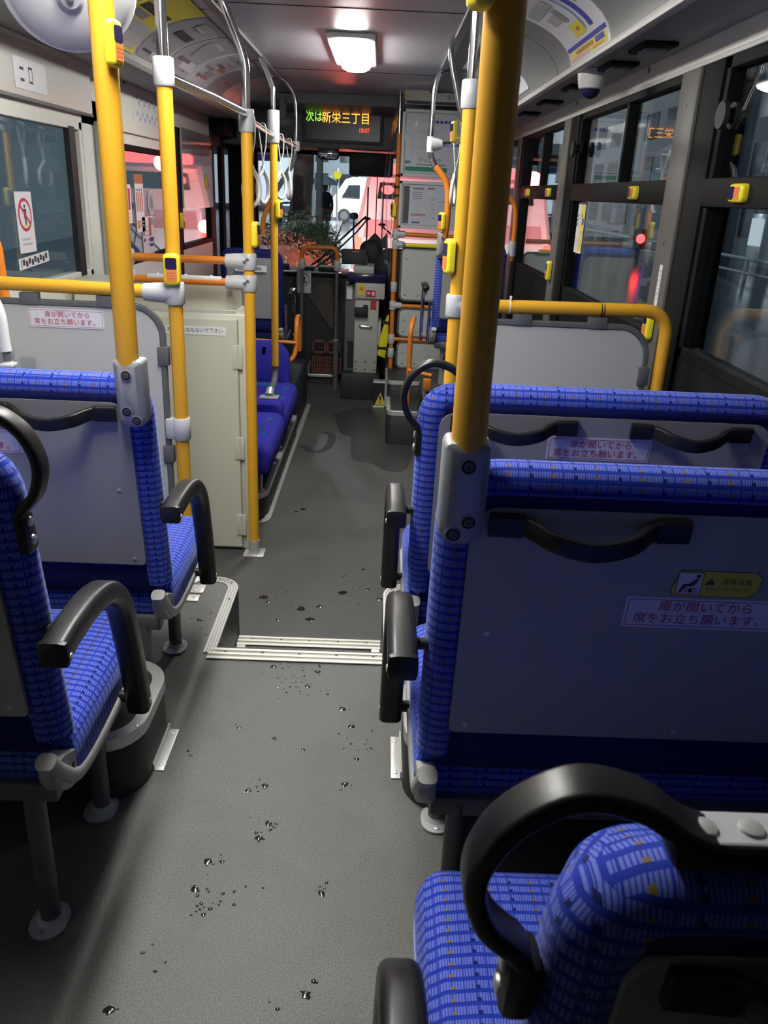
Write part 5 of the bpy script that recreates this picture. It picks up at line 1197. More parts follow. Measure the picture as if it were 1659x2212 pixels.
for j in range(nz + 1):
    f = j / nz; z = 1.98 - 1.32 * f
    for i in range(nx + 1):
        u = i / nx; vs.append((0.085 - 0.15 * (math.sin(f * PI) ** 0.7) * u * (0.35 + 0.65 * f) - 0.006 * math.sin(u * 16 + f * 2), 6.50 + 0.48 * u, z))
for j in range(nz):
    for i in range(nx): a = j * (nx + 1) + i; fs.append((a, a + 1, a + nx + 2, a + nx + 1))
m.add(vs, fs, True); cu = m.build('vinyl_curtain', fix=False); tag(cu, 'clear vinyl curtain hanging beside the driver', 'curtain')
m = MB('btn'); m.pillow(lambda i: [(0.0 + i, 0.075 + i), (0.065 - i, 0.05 + i), (0.085 - i, 0.20), (0.085 - i, 0.40 - i), (0.05, 0.33), (0.015 + i, 0.20)], [(0.015, -6.62), (0.0, -6.63), (0.0, -6.69), (0.015, -6.70)], (0, 0, 0), X, Z); m.use('rubber').box(0.0, 0.082, 6.615, 6.705, 0.125, 0.145); m.box(0.03, 0.09, 6.615, 6.705, 0.33, 0.35)
tag(m.build('rain_jacket'), 'yellow bag with black straps hanging low beside the fare box', 'bag')
wp = thing('step_plate', 'black plate with a yellow warning triangle at the driver step', 'sign', (0.045, 6.60, LOW))
m = MB('rubber'); m.box(-0.015, 0.10, 6.60, 6.63, LOW, -0.15, 0.004); m.use('steel').box(-0.02, 0.10, 6.585, 6.605, LOW, LOW + 0.02, 0.003); m.box(0.075, 0.095, 6.585, 6.60, LOW, -0.02, 0.003); m.box(-0.02, 0.10, 6.60, 6.70, -0.155, -0.14, 0.003); m.build('plate', wp)
m = MB('ink_yellow'); o = V((0.042, 6.599, -0.29)); m.prism([(-0.045, -0.045), (0.045, -0.045), (0.0, 0.06)], o, X, Z, 0, 0.001); m.use('ink').prism([(-0.006, -0.008), (0.006, -0.008), (0.008, 0.03), (-0.008, 0.03)], o, X, Z, 0.001, 0.002); m.prism(arc2(0, -0.024, 0.007, 0, 2 * PI, 10)[:-1], o, X, Z, 0.001, 0.002); m.build('warning_triangle', wp)

# fare box with pedestal and monitor
fb = thing('fare_box', 'pale grey fare box with red labels and a black coin tray beside the driver', 'fare box', (-0.12, 6.95, LOW))
m = MB('box'); m.box(-0.30, 0.03, 6.85, 7.40, LOW, -0.135, 0.01); m.build('pedestal', fb)
m = MB('board'); m.box(-0.20, 0.0, 6.90, 7.35, -0.135, 0.49, 0.006); m.box(-0.20, 0.045, 6.87, 7.38, 0.49, 0.62, 0.006); m.use('edge').box(-0.285, -0.20, 6.97, 7.35, -0.135, 0.60, 0.006); m.use('board').box(0.0, 0.025, 6.93, 7.2, 0.02, 0.30, 0.004); m.build('body', fb)
m = MB('btn_dark'); m.box(-0.27, 0.05, 6.86, 7.38, 0.62, 0.685, 0.006); m.use('board').box(-0.22, -0.05, 6.92, 7.28, 0.685, 0.745, 0.01); m.build('top', fb)
m = MB('rubber'); m.box(-0.20, -0.09, 6.84, 6.90, 0.345, 0.42, 0.012); m.box(-0.13, -0.09, 6.85, 6.90, 0.40, 0.44, 0.008); m.box(-0.12, -0.02, 6.885, 6.90, 0.487, 0.503, 0.002); m.build('coin_tray', fb)
m = MB('chrome'); m.tube(fillet([(-0.155, 6.90, 0.265), (-0.155, 6.875, 0.265), (-0.055, 6.875, 0.262), (-0.055, 6.90, 0.262)], 0.015), 0.007, 8); m.build('handle', fb)
o = V((-0.10, 6.869, 0.55))
m = MB('ink_red'); m.slab(o, X, Z, -0.01, 0.07, -0.045, 0.012, 0, 0.001); m.slab(V((-0.05, 6.899, 0.44)), X, Z, -0.02, 0.03, -0.04, 0.035, 0, 0.001); m.use('paper'); m.slab(o, X, Z, 0.0, 0.022, -0.02, -0.005, 0.001, 0.0015); m.slab(o, X, Z, 0.04, 0.06, -0.03, 0.0, 0.001, 0.0015); m.use('ink_yellow').slab(o, X, Z, -0.075, -0.02, -0.03, 0.06, 0, 0.001); m.use('ink_orange').prism(arc2(-0.048, 0.018, 0.017, 0, 2 * PI, 12)[:-1], o, X, Z, 0.001, 0.0015); m.build('label', fb)
for z in (-0.04, -0.105):
    for xx in (-0.18, -0.10, -0.02): m = MB('leg_grey'); m.disc((xx, 6.90, z), NY, 0.008, 0.003, 10); m.build('screw', fb)
m = MB('paper'); m.box(-0.275, -0.225, 6.95, 6.99, 0.47, 0.58, 0.003); m.use('rubber').box(-0.255, -0.205, 6.96, 6.972, -0.10, 0.12); m.build('ticket_slot', fb)
mo = thing('driver_monitor', 'black screen standing on top of the fare box', 'screen', (-0.22, 7.05, 0.745))
m = MB('rubber'); m.box(-0.325, -0.12, 7.02, 7.05, 0.748, 0.87, 0.008, rot=(-0.15, 'X')); m.use('white').box(-0.24, -0.18, 7.015, 7.03, 0.848, 0.852); m.build('screen', mo)
m = MB('edge'); m.box(-0.16, -0.11, 7.05, 7.12, 0.746, 0.81, 0.006); m.build('bracket', mo)

# entrance gate: inverted U rail, posts, basket, dashboard panel
ug = thing('entrance_rail', 'inverted U rail with orange top at the front entrance', 'rail', (-0.52, 7.22, LOW))
m = MB('orange'); m.tube(fillet([(-0.675, 7.22, 0.73), (-0.675, 7.22, 0.855), (-0.372, 7.22, 0.86), (-0.372, 7.22, 0.73)], 0.13, 9), 0.019, 14); m.build('top_rail', ug)
m = MB('edge'); m.tube([(-0.372, 7.22, 0.06), (-0.372, 7.22, 0.74)], 0.014, 12); m.use('leg_grey').tube([(-0.368, 7.22, LOW), (-0.37, 7.22, 0.08)], 0.026, 14); m.build('post', ug)
m = MB('edge'); m.tube([(-0.675, 7.22, 0.0), (-0.675, 7.22, 0.74)], 0.016, 12); m.build('post', ug)
for q in ((-0.675, 0.72), (-0.372, 0.715)): m = MB('sleeve'); joint(m, (q[0], 7.22, q[1]), Z, 0.029, 0.085); m.build('joint', ug)
m = MB('steel'); m.lathe((-0.37, 7.22, 0.075), Z, [(0.029, 0), (0.029, 0.012)], 14); m.build('collar', ug)
da = thing('dashboard', 'dark dashboard shelf under the windscreen with small boxes on it', 'dashboard', (-0.5, 8.0, LOW))
m = MB('darkwall'); m.box(-1.25, 0.86, 7.75, 8.3, 0.52, 0.60, 0.015); m.box(-0.95, -0.28, 7.72, 7.78, 0.05, 0.60, 0.01); m.use('sleeve').box(-0.95, -0.36, 7.72, 7.78, 0.60, 0.61, 0.003); m.use('rubber'); m.box(-1.05, -0.86, 7.85, 8.0, 0.60, 0.66, 0.01); m.box(-0.72, -0.62, 7.82, 8.0, 0.61, 0.645, 0.01); m.box(-0.58, -0.40, 7.80, 8.0, 0.61, 0.65, 0.01); m.build('shelf', da)
m = MB('box'); m.box(-0.95, -0.28, 7.70, 7.74, LOW, 0.56, 0.004); m.build('front_panel', da)
m = MB('fabric_dark'); m.use('ink_grey').add([(-0.66, 7.68, 0.40), (-0.55, 7.66, 0.52), (-0.40, 7.66, 0.50), (-0.36, 7.68, 0.20), (-0.36, 7.68, -0.02), (-0.45, 7.67, 0.12), (-0.66, 7.70, 0.40), (-0.55, 7.70, 0.52), (-0.40, 7.70, 0.50), (-0.36, 7.70, 0.20), (-0.36, 7.70, -0.02), (-0.45, 7.70, 0.12)], [(0, 1, 2, 3, 4, 5), (11, 10, 9, 8, 7, 6)] + [(i, (i + 1) % 6, 6 + (i + 1) % 6, 6 + i) for i in range(6)])
M_['mottle'] = mat('mottled_brown_cloth', (0.10, 0.085, 0.075), 0.9, noise=0.7, nscale=60); m.mats = ['mottle']; m.cur = 0; m.fm = [0] * len(m.fm)
tag(m.build('cloth_banner'), 'mottled brown cloth hanging on the dark entrance panel', 'cloth')
wall_sheet('prohibition_sticker', 'white sticker with a dark ring sign on the dark entrance panel', 'sticker', (-0.70, 7.70, 0.52), BACKF, 0.13, 0.20, lambda m, o, r, u, t: (m.use('ink_grey').prism(arc2(0, 0.02, 0.055, 0, 2 * PI, 24)[:-1], o, r, u, t, t + 0.0005), m.use('paper').prism(arc2(0, 0.02, 0.044, 0, 2 * PI, 24)[:-1], o, r, u, t + 0.0005, t + 0.001), m.use('ink').prism([(-0.016, -0.01), (0.016, -0.01), (0.012, 0.045), (-0.012, 0.045)], o, r, u, t + 0.001, t + 0.0015), m.use('ink_grey').prism([(-0.038, 0.05), (-0.03, 0.058), (0.038, -0.012), (0.03, -0.02)], o, r, u, t + 0.0015, t + 0.002)))
bk = thing('basket', 'red-brown wire basket on a steel shelf at the entrance', 'basket', (-0.48, 7.6, LOW + 0.05))
M_['basket'] = mat('red_brown_plastic', (0.22, 0.075, 0.055), 0.6)
m = MB('basket')
for x0, x1 in ((-0.60, -0.475), (-0.465, -0.34)):
    for a in ((x0, x1, 0.0, 0.02), (x0, x1, -0.10, -0.08)): m.box(a[0], a[1], 7.52, 7.54, a[2], a[3], 0.003)
    m.box(x0, x0 + 0.015, 7.52, 7.54, -0.10, 0.02); m.box(x1 - 0.015, x1, 7.52, 7.54, -0.10, 0.02)
for k in range(12): m.box(-0.60 + 0.0235 * k, -0.59 + 0.0235 * k, 7.45, 7.46, -0.27, -0.11)
for k in range(5): m.box(-0.60, -0.34, 7.45, 7.46, -0.27 + 0.035 * k, -0.262 + 0.035 * k)
m.box(-0.60, -0.34, 7.46, 7.66, -0.275, -0.265); m.build('wires', bk)
m = MB('steel'); m.box(-0.63, -0.38, 7.42, 7.45, -0.30, -0.275, 0.004); m.box(-0.635, -0.625, 7.42, 7.66, -0.30, -0.20, 0.002); m.use('box').box(-0.63, -0.36, 7.45, 7.68, LOW, -0.28); m.build('shelf', bk)

# LED destination display on the bulkhead
ld = thing('led_display', 'dark destination display with green and amber lettering and a red clock', 'display', (-0.38, 7.64, 1.70))
m = MB('edge'); m.box(-0.71, -0.02, 7.615, 7.66, 1.695, 1.985, 0.006); m.build('housing', ld)
M_['led_bg'] = mat('dark_display_glass', (0.10, 0.10, 0.11), 0.3); M_['led_g'] = emis('green_led', (0.28, 0.85, 0.05), 2.0); M_['led_a'] = emis('amber_led', (1.0, 0.36, 0.04), 2.6); M_['led_r'] = emis('red_led', (1.0, 0.07, 0.03), 2.2)  # display ground lightened for the same haze
m = MB('led_bg'); m.box(-0.685, -0.045, 7.610, 7.616, 1.715, 1.965, 0.003); m.build('screen', ld)
m = MB('led_g'); m.text('次は', 0.088, (-0.613, 7.610, 1.888), X, Z, 0.001, squash=0.82); m.build('green_lettering', ld)
m = MB('led_a'); m.text('新栄三丁目', 0.094, (-0.342, 7.610, 1.885), X, Z, 0.001, squash=0.88); m.build('amber_lettering', ld)
m = MB('led_r'); m.text('18:07', 0.050, (-0.185, 7.610, 1.800), X, Z, 0.001, squash=0.85); m.build('clock_digits', ld)
# mirrors over the windscreen
mi = thing('interior_mirror', 'oval rear-view mirror over the windscreen', 'mirror', (-0.49, 7.85, 1.60))
m = MB('rubber'); m.pillow(rrect(-0.60, -0.40, 1.565, 1.665, 0.045, 8), [(0.012, -7.82), (0.0, -7.83), (0.0, -7.85), (0.015, -7.87)], (0, 0, 0), X, Z); m.tube([(-0.50, 7.86, 1.62), (-0.50, 7.90, 1.70)], 0.01, 8); m.build('shell', mi)
m = MB('mirror'); m.pillow(rrect(-0.59, -0.41, 1.574, 1.656, 0.038, 8), [(0.0, -7.8195), (0.004, -7.817)], (0, 0, 0), X, Z); m.build('glass', mi)
sv = thing('sun_visor', 'black rounded sun visor panel over the windscreen', 'visor', (-0.14, 7.9, 1.45))
m = MB('rubber'); m.pillow(rrect(-0.315, 0.08, 1.445, 1.64, 0.03, 6), [(0.008, -7.88), (0.0, -7.885), (0.0, -7.90), (0.008, -7.905)], (0, 0, 0), X, Z); m.build('panel', sv)
# speaker pods left and right of the bulkhead
m = MB('edge'); m.ball((-0.78, 6.75, 1.78), 0.07, 1.3, 0.8, 0.8, 16); m.box(-0.80, -0.76, 6.70, 6.80, 1.80, 1.95); tag(m.build('ceiling_speaker'), 'rounded grey pod hanging near the far left end of the ceiling', 'speaker')
# wipers outside the windscreen
m = MB('rubber'); m.tube([(-0.80, 8.46, 0.53), (-0.62, 8.46, 0.66), (-0.28, 8.46, 0.98), (-0.16, 8.46, 1.09)], 0.010, 8); m.tube([(-0.74, 8.46, 0.52), (-0.52, 8.46, 0.68), (-0.24, 8.46, 0.95), (-0.15, 8.46, 1.06)], 0.008, 8); m.box(-0.155, -0.14, 8.44, 8.46, 0.62, 1.36, 0.003); m.ball((-0.15, 8.46, 1.07), 0.025, 1.6, 0.6, 0.6, 10)
tag(m.build('wiper'), 'left wiper arm and blade outside the windscreen', 'wiper', 'wipers outside the windscreen')
m = MB('rubber'); m.tube([(0.25, 8.46, 0.53), (0.14, 8.46, 0.90), (-0.02, 8.46, 1.02)], 0.009, 8); m.box(-0.005, 0.008, 8.44, 8.46, 0.62, 1.42, 0.003); m.box(-0.068, -0.058, 8.44, 8.46, 0.62, 1.5, 0.003); m.ball((-0.0, 8.46, 1.02), 0.025, 1.6, 0.6, 0.6, 10)
tag(m.build('wiper'), 'right wiper arm and blade outside the windscreen', 'wiper', 'wipers outside the windscreen')
# outside mirror on the left of the windscreen view
m = MB('rubber'); m.pillow(rrect(-0.335, -0.245, 1.05, 1.115, 0.03, 6), [(0.01, -8.72), (0, -8.73), (0, -8.77), (0.01, -8.79)], (0, 0, 0), X, Z); m.tube([(-0.29, 8.75, 1.06), (-0.29, 8.75, 0.86), (-0.25, 8.6, 0.55), (-0.25, 8.46, 0.50)], 0.008, 8); tag(m.build('outside_mirror'), 'small dark outside mirror in front of the windscreen', 'mirror')

# ------------------------------------------------------------------ outside: wet street at dusk
M_['road'] = mat('wet_asphalt', (0.05, 0.055, 0.06), 0.16, noise=0.35, nscale=3.0, bump=0.6, bscale=6.0, spec=0.7)
M_['paving'] = mat('wet_paving', (0.16, 0.17, 0.18), 0.2, noise=0.25, nscale=2.0, spec=0.6)
M_['van'] = mat('white_car_paint', (0.80, 0.81, 0.83), 0.25, coat=0.5)
M_['carglass'] = mat('dark_car_glass', (0.02, 0.025, 0.03), 0.08, spec=0.7)
M_['tyre'] = mat('tyre_rubber', (0.02, 0.02, 0.02), 0.7)
M_['bark'] = mat('tree_bark', (0.07, 0.055, 0.045), 0.9, noise=0.4, nscale=20)
M_['leaf'] = mat('shrub_leaf', (0.035, 0.085, 0.035), 0.6, noise=0.4, nscale=8)
M_['leaf_brown'] = mat('rust_hedge_leaf', (0.36, 0.20, 0.12), 0.55, noise=0.5, nscale=10)
M_['coat_dark'] = mat('dark_coat', (0.012, 0.014, 0.03), 0.8)
M_['skin'] = mat('skin_tone', (0.45, 0.28, 0.2), 0.6)
M_['brolly'] = mat('pale_umbrella_cloth', (0.6, 0.62, 0.64), 0.5)
M_['concrete'] = mat('dusk_concrete', (0.20, 0.21, 0.22), 0.8, noise=0.2, nscale=1.0)
M_['facade'] = mat('grey_facade', (0.30, 0.33, 0.35), 0.7, noise=0.2, nscale=0.6)
M_['facade_dark'] = mat('dark_facade', (0.20, 0.23, 0.25), 0.7, noise=0.3, nscale=0.5)
M_['facade_glass'] = mat('dusk_window_glass', (0.03, 0.04, 0.05), 0.12, spec=0.7)
M_['shoplight'] = emis('lit_shop_front', (0.72, 0.86, 1.0), 1.25)
M_['lit_window'] = emis('lit_window', (0.8, 0.9, 1.0), 0.8)
M_['signal_red'] = emis('red_signal', (1.0, 0.03, 0.03), 14.0)
M_['beacon'] = emis('red_beacon', (1.0, 0.10, 0.10), 6.0)
M_['taillamp'] = emis('tail_lamp', (1.0, 0.10, 0.06), 7.0)
M_['sign_yellow'] = emis('lit_yellow_sign', (0.95, 0.88, 0.08), 1.0)
M_['sign_green'] = emis('green_signal', (0.05, 0.9, 0.55), 4.0)

def ground_z(y): return -0.71 if y < 9 else min(-0.71 + (y - 9) * 0.0208, 1.2)
b = MB('road'); b.add([(-9, -12, -0.71), (40, -12, -0.71), (40, 9, -0.71), (-9, 9, -0.71), (40, 70, ground_z(70)), (-9, 70, ground_z(70))], [(0, 1, 2, 3), (3, 2, 4, 5)]); b.use('road').box(-9, 40, -12, 9, -0.9, -0.712)
b.use('paper')
for k in range(9): b.box(3.2, 3.32, -6 + 7 * k, -2 + 7 * k, -0.71, -0.705) if -6 + 7 * k < 5 else None
b.box(6.8, 6.95, -12, 9, -0.71, -0.705)
rd = b.build('street', fix=False); tag(rd, 'wet asphalt street outside the bus', 'street'); rd['kind'] = 'structure'
b = MB('paving'); b.add([(-9, 13.5, ground_z(13.5) + 0.12), (-1.2, 13.5, ground_z(13.5) + 0.12), (-2.5, 70, ground_z(70) + 0.12), (-9, 70, ground_z(70) + 0.12), (-9, -12, -0.58), (-2.2, -12, -0.58), (-2.2, 9.5, -0.58), (-9, 9.5, -0.58)], [(0, 1, 2, 3), (4, 5, 6, 7), (7, 6, 1, 0)])
pv = b.build('pavement', fix=False); tag(pv, 'wet pavement on the left of the street', 'pavement'); pv['kind'] = 'structure'

def foliage(name, label, cat, c, rad, n, leaf, k, seed, flat=False):
    r = random.Random(seed); m = MB(k); m.ball(c, 1.0, rad[0] * 0.82, rad[1] * 0.82, rad[2] * 0.82, 16)
    for i in range(n):
        d = V((r.gauss(0, 1), r.gauss(0, 1), r.gauss(0, 1))).normalized(); s = r.uniform(0.82, 1.05)
        p = V((c[0] + d.x * rad[0] * s, c[1] + d.y * rad[1] * s, c[2] + d.z * rad[2] * s))
        t = V((r.gauss(0, 1), r.gauss(0, 1), r.gauss(0, 1))).normalized(); b2 = t.cross(d + V((r.gauss(0, .5), r.gauss(0, .5), r.gauss(0, .5)))).normalized(); l = leaf * r.uniform(0.6, 1.3)
        m.add([p - t * l, p + b2 * l * 0.4, p + t * l, p - b2 * l * 0.4], [(0, 1, 2, 3)])
    o = m.build(name, fix=False); return tag(o, label, cat)
foliage('hedge', 'rust-coloured clipped hedge glowing red in front of the bus', 'hedge', (-1.42, 11.5, -0.10), (0.90, 1.2, 0.86), 5200, 0.026, 'leaf_brown', 21)
foliage('shrub', 'dark green shrub behind the rust-coloured hedge', 'shrub', (-1.32, 13.6, 0.30), (0.72, 0.7, 0.68), 5200, 0.030, 'leaf', 22)
tr = thing('street_tree', 'thick dark street tree trunk behind the green shrub', 'tree', (-1.45, 15.2, ground_z(15)))
m = MB('bark'); m.tube(crom([(-1.52, 15.2, ground_z(15)), (-1.46, 15.2, 0.9), (-1.40, 15.2, 1.6), (-1.36, 15.2, 2.6), (-1.3, 15.2, 3.6)], 5), 0.165, 14, scale=[1.25 - 0.018 * i for i in range(21)]); m.tube([(-1.37, 15.2, 2.4), (-1.1, 15.1, 3.2), (-0.7, 15.0, 3.9)], 0.07, 8); m.build('trunk', tr)
# white van
vn = thing('van', 'white van crossing the street ahead', 'van', (-0.4, 40, ground_z(40)))
gz = ground_z(40)
m = MB('van'); prof = [(-2.30, 0.25), (-2.36, 0.60), (-2.32, 1.02), (-2.20, 1.15), (-1.72, 1.84), (-1.4, 1.95), (2.2, 1.95), (2.35, 1.70), (2.38, 0.45), (2.3, 0.28)]
m.pillow(lambda i: [(a * (1 - i * 0.02), c * (1 - i * 0.03)) for a, c in prof], [(1.2, -0.82), (0.0, -0.72), (0.0, 0.72), (1.2, 0.82)], (0.0, 40, gz), X, Z, smooth=False); m.build('body', vn)
m = MB('carglass')
for q in ([(-1.86, 1.12), (-1.56, 1.62), (-1.05, 1.64), (-1.05, 1.10)], [(-0.80, 1.06), (-0.80, 1.62), (0.25, 1.60), (0.25, 1.04)], [(1.15, 1.10), (1.15, 1.66), (2.1, 1.64), (2.15, 1.12)]): m.prism(q, (0.0, 39.15, gz), X, Z, -0.03, 0.012)
m.build('side_window', vn)
for xx in (-1.75, 1.6):
    m = MB('tyre'); m.lathe((xx, 39.22, gz + 0.31), NY, [(0.30, -0.1), (0.31, 0.0), (0.30, 0.09), (0.20, 0.10)], 22); m.use('leg_grey').disc((xx, 39.13, gz + 0.31), NY, 0.18, 0.015, 16); m.build('wheel', vn)
m = MB('ink'); m.box(-0.55, -0.38, 39.14, 39.17, gz + 1.02, gz + 1.07); m.build('door_handle', vn)
# emergency vehicle right ahead of the bus, seen from behind
am = thing('ambulance', 'white emergency vehicle with lit red lamps right in front of the bus', 'ambulance', (0.55, 13.5, ground_z(13)))
gz = ground_z(12) - 0.05; y0 = 11.9; ax0, ax1 = -0.42, 1.38
m = MB('van'); m.pillow(lambda i: [(ax0 + i, gz + 0.35 + i), (ax1 - i, gz + 0.35 + i), (ax1 - i, gz + 1.25), (ax1 - 0.16 - i, gz + 2.25 - i), (ax0 + 0.20 + i, gz + 2.25 - i), (ax0 + i, gz + 1.25)], [(0.05, -y0), (0.0, -y0 - 0.06), (0.0, -y0 - 4.2), (0.1, -y0 - 4.5)], (0, 0, 0), X, Z, smooth=False); m.use('tyre').box(ax0 + 0.1, ax1 - 0.1, y0 + 0.1, y0 + 4.4, gz + 0.2, gz + 0.4); m.build('body', am)
m = MB('carglass'); m.prism([(ax0 + 0.34, gz + 1.93), (ax1 - 0.30, gz + 1.93), (ax1 - 0.33, gz + 2.14), (ax0 + 0.37, gz + 2.14)], (0, y0, 0), X, Z, -0.02, 0.012); m.build('rear_window', am)
m = MB('ink_pink'); m.prism([(ax0 + 0.16, gz + 1.42), (ax1 - 0.12, gz + 1.42), (ax1 - 0.17, gz + 1.66), (ax0 + 0.21, gz + 1.66)], (0, y0, 0), X, Z, -0.02, 0.008); m.build('rear_panel', am)
m = MB('taillamp')
for xx in (ax0 + 0.05, ax1 - 0.15): m.box(xx, xx + 0.10, y0 - 0.02, y0 + 0.02, gz + 1.10, gz + 1.42, 0.015)
m.build('tail_lamp', am)
m = MB('beacon'); m.box(ax0 + 0.36, ax1 - 0.36, y0 + 0.15, y0 + 0.35, gz + 1.98 + 0.27, gz + 2.12 + 0.27, 0.04); m.ball((0.06, y0 - 0.02, gz + 2.05), 0.075, 1.2, 0.4, 0.8, 12); m.build('beacon', am)
m = MB('ink_red'); m.box(ax0 + 0.01, ax1 - 0.01, y0 - 0.006, y0 + 0.01, gz + 0.78, gz + 0.90); m.use('ink_blue').box(ax0 + 0.12, ax1 - 0.12, y0 - 0.008, y0 + 0.01, gz + 1.00, gz + 1.05); m.build('stripe', am)
m = MB('tyre')
for xx in (ax0 + 0.12, ax1 - 0.32): m.lathe((xx, y0 + 0.9, gz + 0.32), X, [(0.2, 0), (0.32, 0.01), (0.32, 0.2), (0.2, 0.21)], 20)
m.build('wheel', am)
# person with an umbrella
pe = thing('person', 'person in a dark coat holding a pale umbrella on the left pavement', 'person', (-2.02, 30, ground_z(30) + 0.12))
gz = ground_z(30) + 0.12
m = MB('coat_dark')
def person_ring(z, w, d, x=-2.02, y=30.0, n=12): return [(x + w * math.cos(2 * PI * k / n), y + d * math.sin(2 * PI * k / n), gz + z) for k in range(n)]
rings = [person_ring(0.45, 0.23, 0.17), person_ring(0.75, 0.22, 0.16), person_ring(1.0, 0.20, 0.14), person_ring(1.25, 0.23, 0.14), person_ring(1.36, 0.20, 0.12), person_ring(1.41, 0.07, 0.07)]
vs = [p for r_ in rings for p in r_]; n = 12
m.add(vs, [(j * n + i, j * n + (i + 1) % n, (j + 1) * n + (i + 1) % n, (j + 1) * n + i) for j in range(5) for i in range(n)] + [tuple(range(n - 1, -1, -1)), tuple(range(5 * n, 6 * n))], True)
for sx in (-1, 1):
    m.tube(crom([(-2.02 + sx * 0.09, 30, gz + 0.5), (-2.02 + sx * 0.09, 30 - 0.06 * sx, gz + 0.25), (-2.02 + sx * 0.09, 30 - 0.1 * sx, gz + 0.05)], 4), 0.07, 10, scale=[1.0 - 0.035 * i for i in range(9)]); m.ball((-2.02 + sx * 0.09, 29.95 - 0.1 * sx, gz + 0.04), 0.06, 0.8, 1.8, 0.7, 8)
m.tube(crom([(-2.23, 30, gz + 1.28), (-2.28, 29.95, gz + 1.05), (-2.18, 29.8, gz + 1.10), (-2.10, 29.75, gz + 1.22)], 4), 0.05, 8); m.tube(crom([(-1.80, 30, gz + 1.28), (-1.76, 30, gz + 1.0), (-1.77, 29.92, gz + 0.78)], 4), 0.05, 8)
m.use('skin').ball((-2.02, 29.98, gz + 1.54), 0.10, 0.85, 1.0, 1.2, 12); m.tube([(-2.02, 30, gz + 1.38), (-2.02, 30, gz + 1.48)], 0.05, 8); m.ball((-2.10, 29.75, gz + 1.23), 0.04, 1, 1, 1.2, 8); m.ball((-1.77, 29.9, gz + 0.74), 0.04, 0.8, 1, 1.4, 8); m.ball((-2.02, 29.88, gz + 1.53), 0.02, 0.8, 1, 1.3, 6)
m.build('body', pe)
m = MB('ink'); m.ball((-2.02, 30.01, gz + 1.575), 0.105, 0.9, 1.0, 1.05, 12); m.build('hair', pe)
um = thing('umbrella', 'pale umbrella held by the person in the dark coat', 'umbrella', (-2.08, 29.8, gz + 1.1))
m = MB('brolly'); m.lathe((-2.05, 29.85, gz + 1.62), Z, [(0.50, 0.0), (0.47, 0.08), (0.36, 0.19), (0.2, 0.27), (0.02, 0.31)], 16); m.build('canopy', um); m = MB('steel'); m.tube([(-2.09, 29.75, gz + 1.05), (-2.05, 29.85, gz + 1.98)], 0.012, 8); m.build('shaft', um)
# pole with striped guard, sign lights, shop, scooters, far buildings
up = thing('utility_pole', 'pale utility pole between the trunk and the umbrella', 'pole', (-1.83, 25, ground_z(25)))
m = MB('concrete'); m.tube([(-1.84, 25, ground_z(25)), (-1.83, 25, 5.5)], 0.09, 12, scale=[1.2, 0.8]); m.build('shaft', up)
M_['white_out'] = mat('weathered_white', (0.55, 0.56, 0.58), 0.6)
m = MB('white_out'); z0 = ground_z(25); m.tube([(-2.16, 24.6, z0), (-2.16, 24.6, 2.3)], 0.14, 14); m.use('tyre')
for k in range(6): m.tube([(-2.16 - 0.012, 24.588, z0 + 0.15 + 0.24 * k), (-2.16 - 0.012, 24.588, z0 + 0.25 + 0.24 * k)], 0.142, 14)
tag(m.build('striped_post'), 'post with slanted black and white stripes beside the tree trunk', 'post')
m = MB('sign_yellow'); m.lathe((-2.02, 38, 1.93), NY, [(0.17, 0), (0.17, 0.06), (0.1, 0.09)], 18); m.use('concrete').tube([(-2.02, 38.1, ground_z(38)), (-2.02, 38.1, 2.2)], 0.05, 8); tag(m.build('lit_sign'), 'round yellow lit sign left of the white van', 'sign')
m = MB('sign_yellow'); m.box(-2.45, -2.26, 38.4, 38.5, 1.55, 1.85, 0.02); m.use('concrete').tube([(-2.36, 38.6, ground_z(38)), (-2.36, 38.6, 1.9)], 0.05, 8); tag(m.build('lit_sign'), 'small square yellow lit sign above the umbrella', 'sign')
sh = thing('shop', 'brightly lit pale shop front left of the tree trunk', 'building', (-6.5, 47, ground_z(45)))
z0 = ground_z(45)
m = MB('concrete'); m.box(-10, -4.1, 45.2, 52, z0, 4.6); m.build('wall', sh); m = MB('shoplight'); m.box(-9.6, -4.3, 45.1, 45.25, z0 + 0.4, 2.75); m.build('lit_front', sh); m = MB('ink_blue'); m.box(-8.0, -5.3, 44.95, 45.1, 2.55, 2.85); m.build('blue_sign', sh)
m = MB('ink_red'); m.box(-5.05, -4.9, 45.0, 45.1, 1.3, 1.9); m.build('red_banner', sh)
def scooter(label, x, y):
    z = ground_z(y) + 0.12; root = thing('motor_scooter', label, 'scooter', (x, y, z), 'parked scooters')
    m = MB('coat_dark'); m.box(x - 0.18, x + 0.18, y - 0.5, y + 0.2, z + 0.35, z + 0.85, 0.12, 3); m.box(x - 0.15, x + 0.15, y + 0.3, y + 0.4, z + 0.3, z + 1.0, 0.04); m.box(x - 0.15, x + 0.15, y - 0.2, y + 0.4, z + 0.22, z + 0.32, 0.03); m.tube([(x - 0.32, y + 0.3, z + 1.05), (x + 0.32, y + 0.3, z + 1.05)], 0.03, 8); m.build('body', root)
    m = MB('tyre')
    for yy in (-0.55, 0.6): m.lathe((x - 0.06, y + yy, z + 0.24), X, [(0.12, 0), (0.24, 0.01), (0.24, 0.11), (0.12, 0.12)], 16)
    m.build('wheel', root)
scooter('dark scooter parked before the shop, left one', -3.45, 28.0); scooter('dark scooter parked before the shop, right one', -2.9, 28.3)
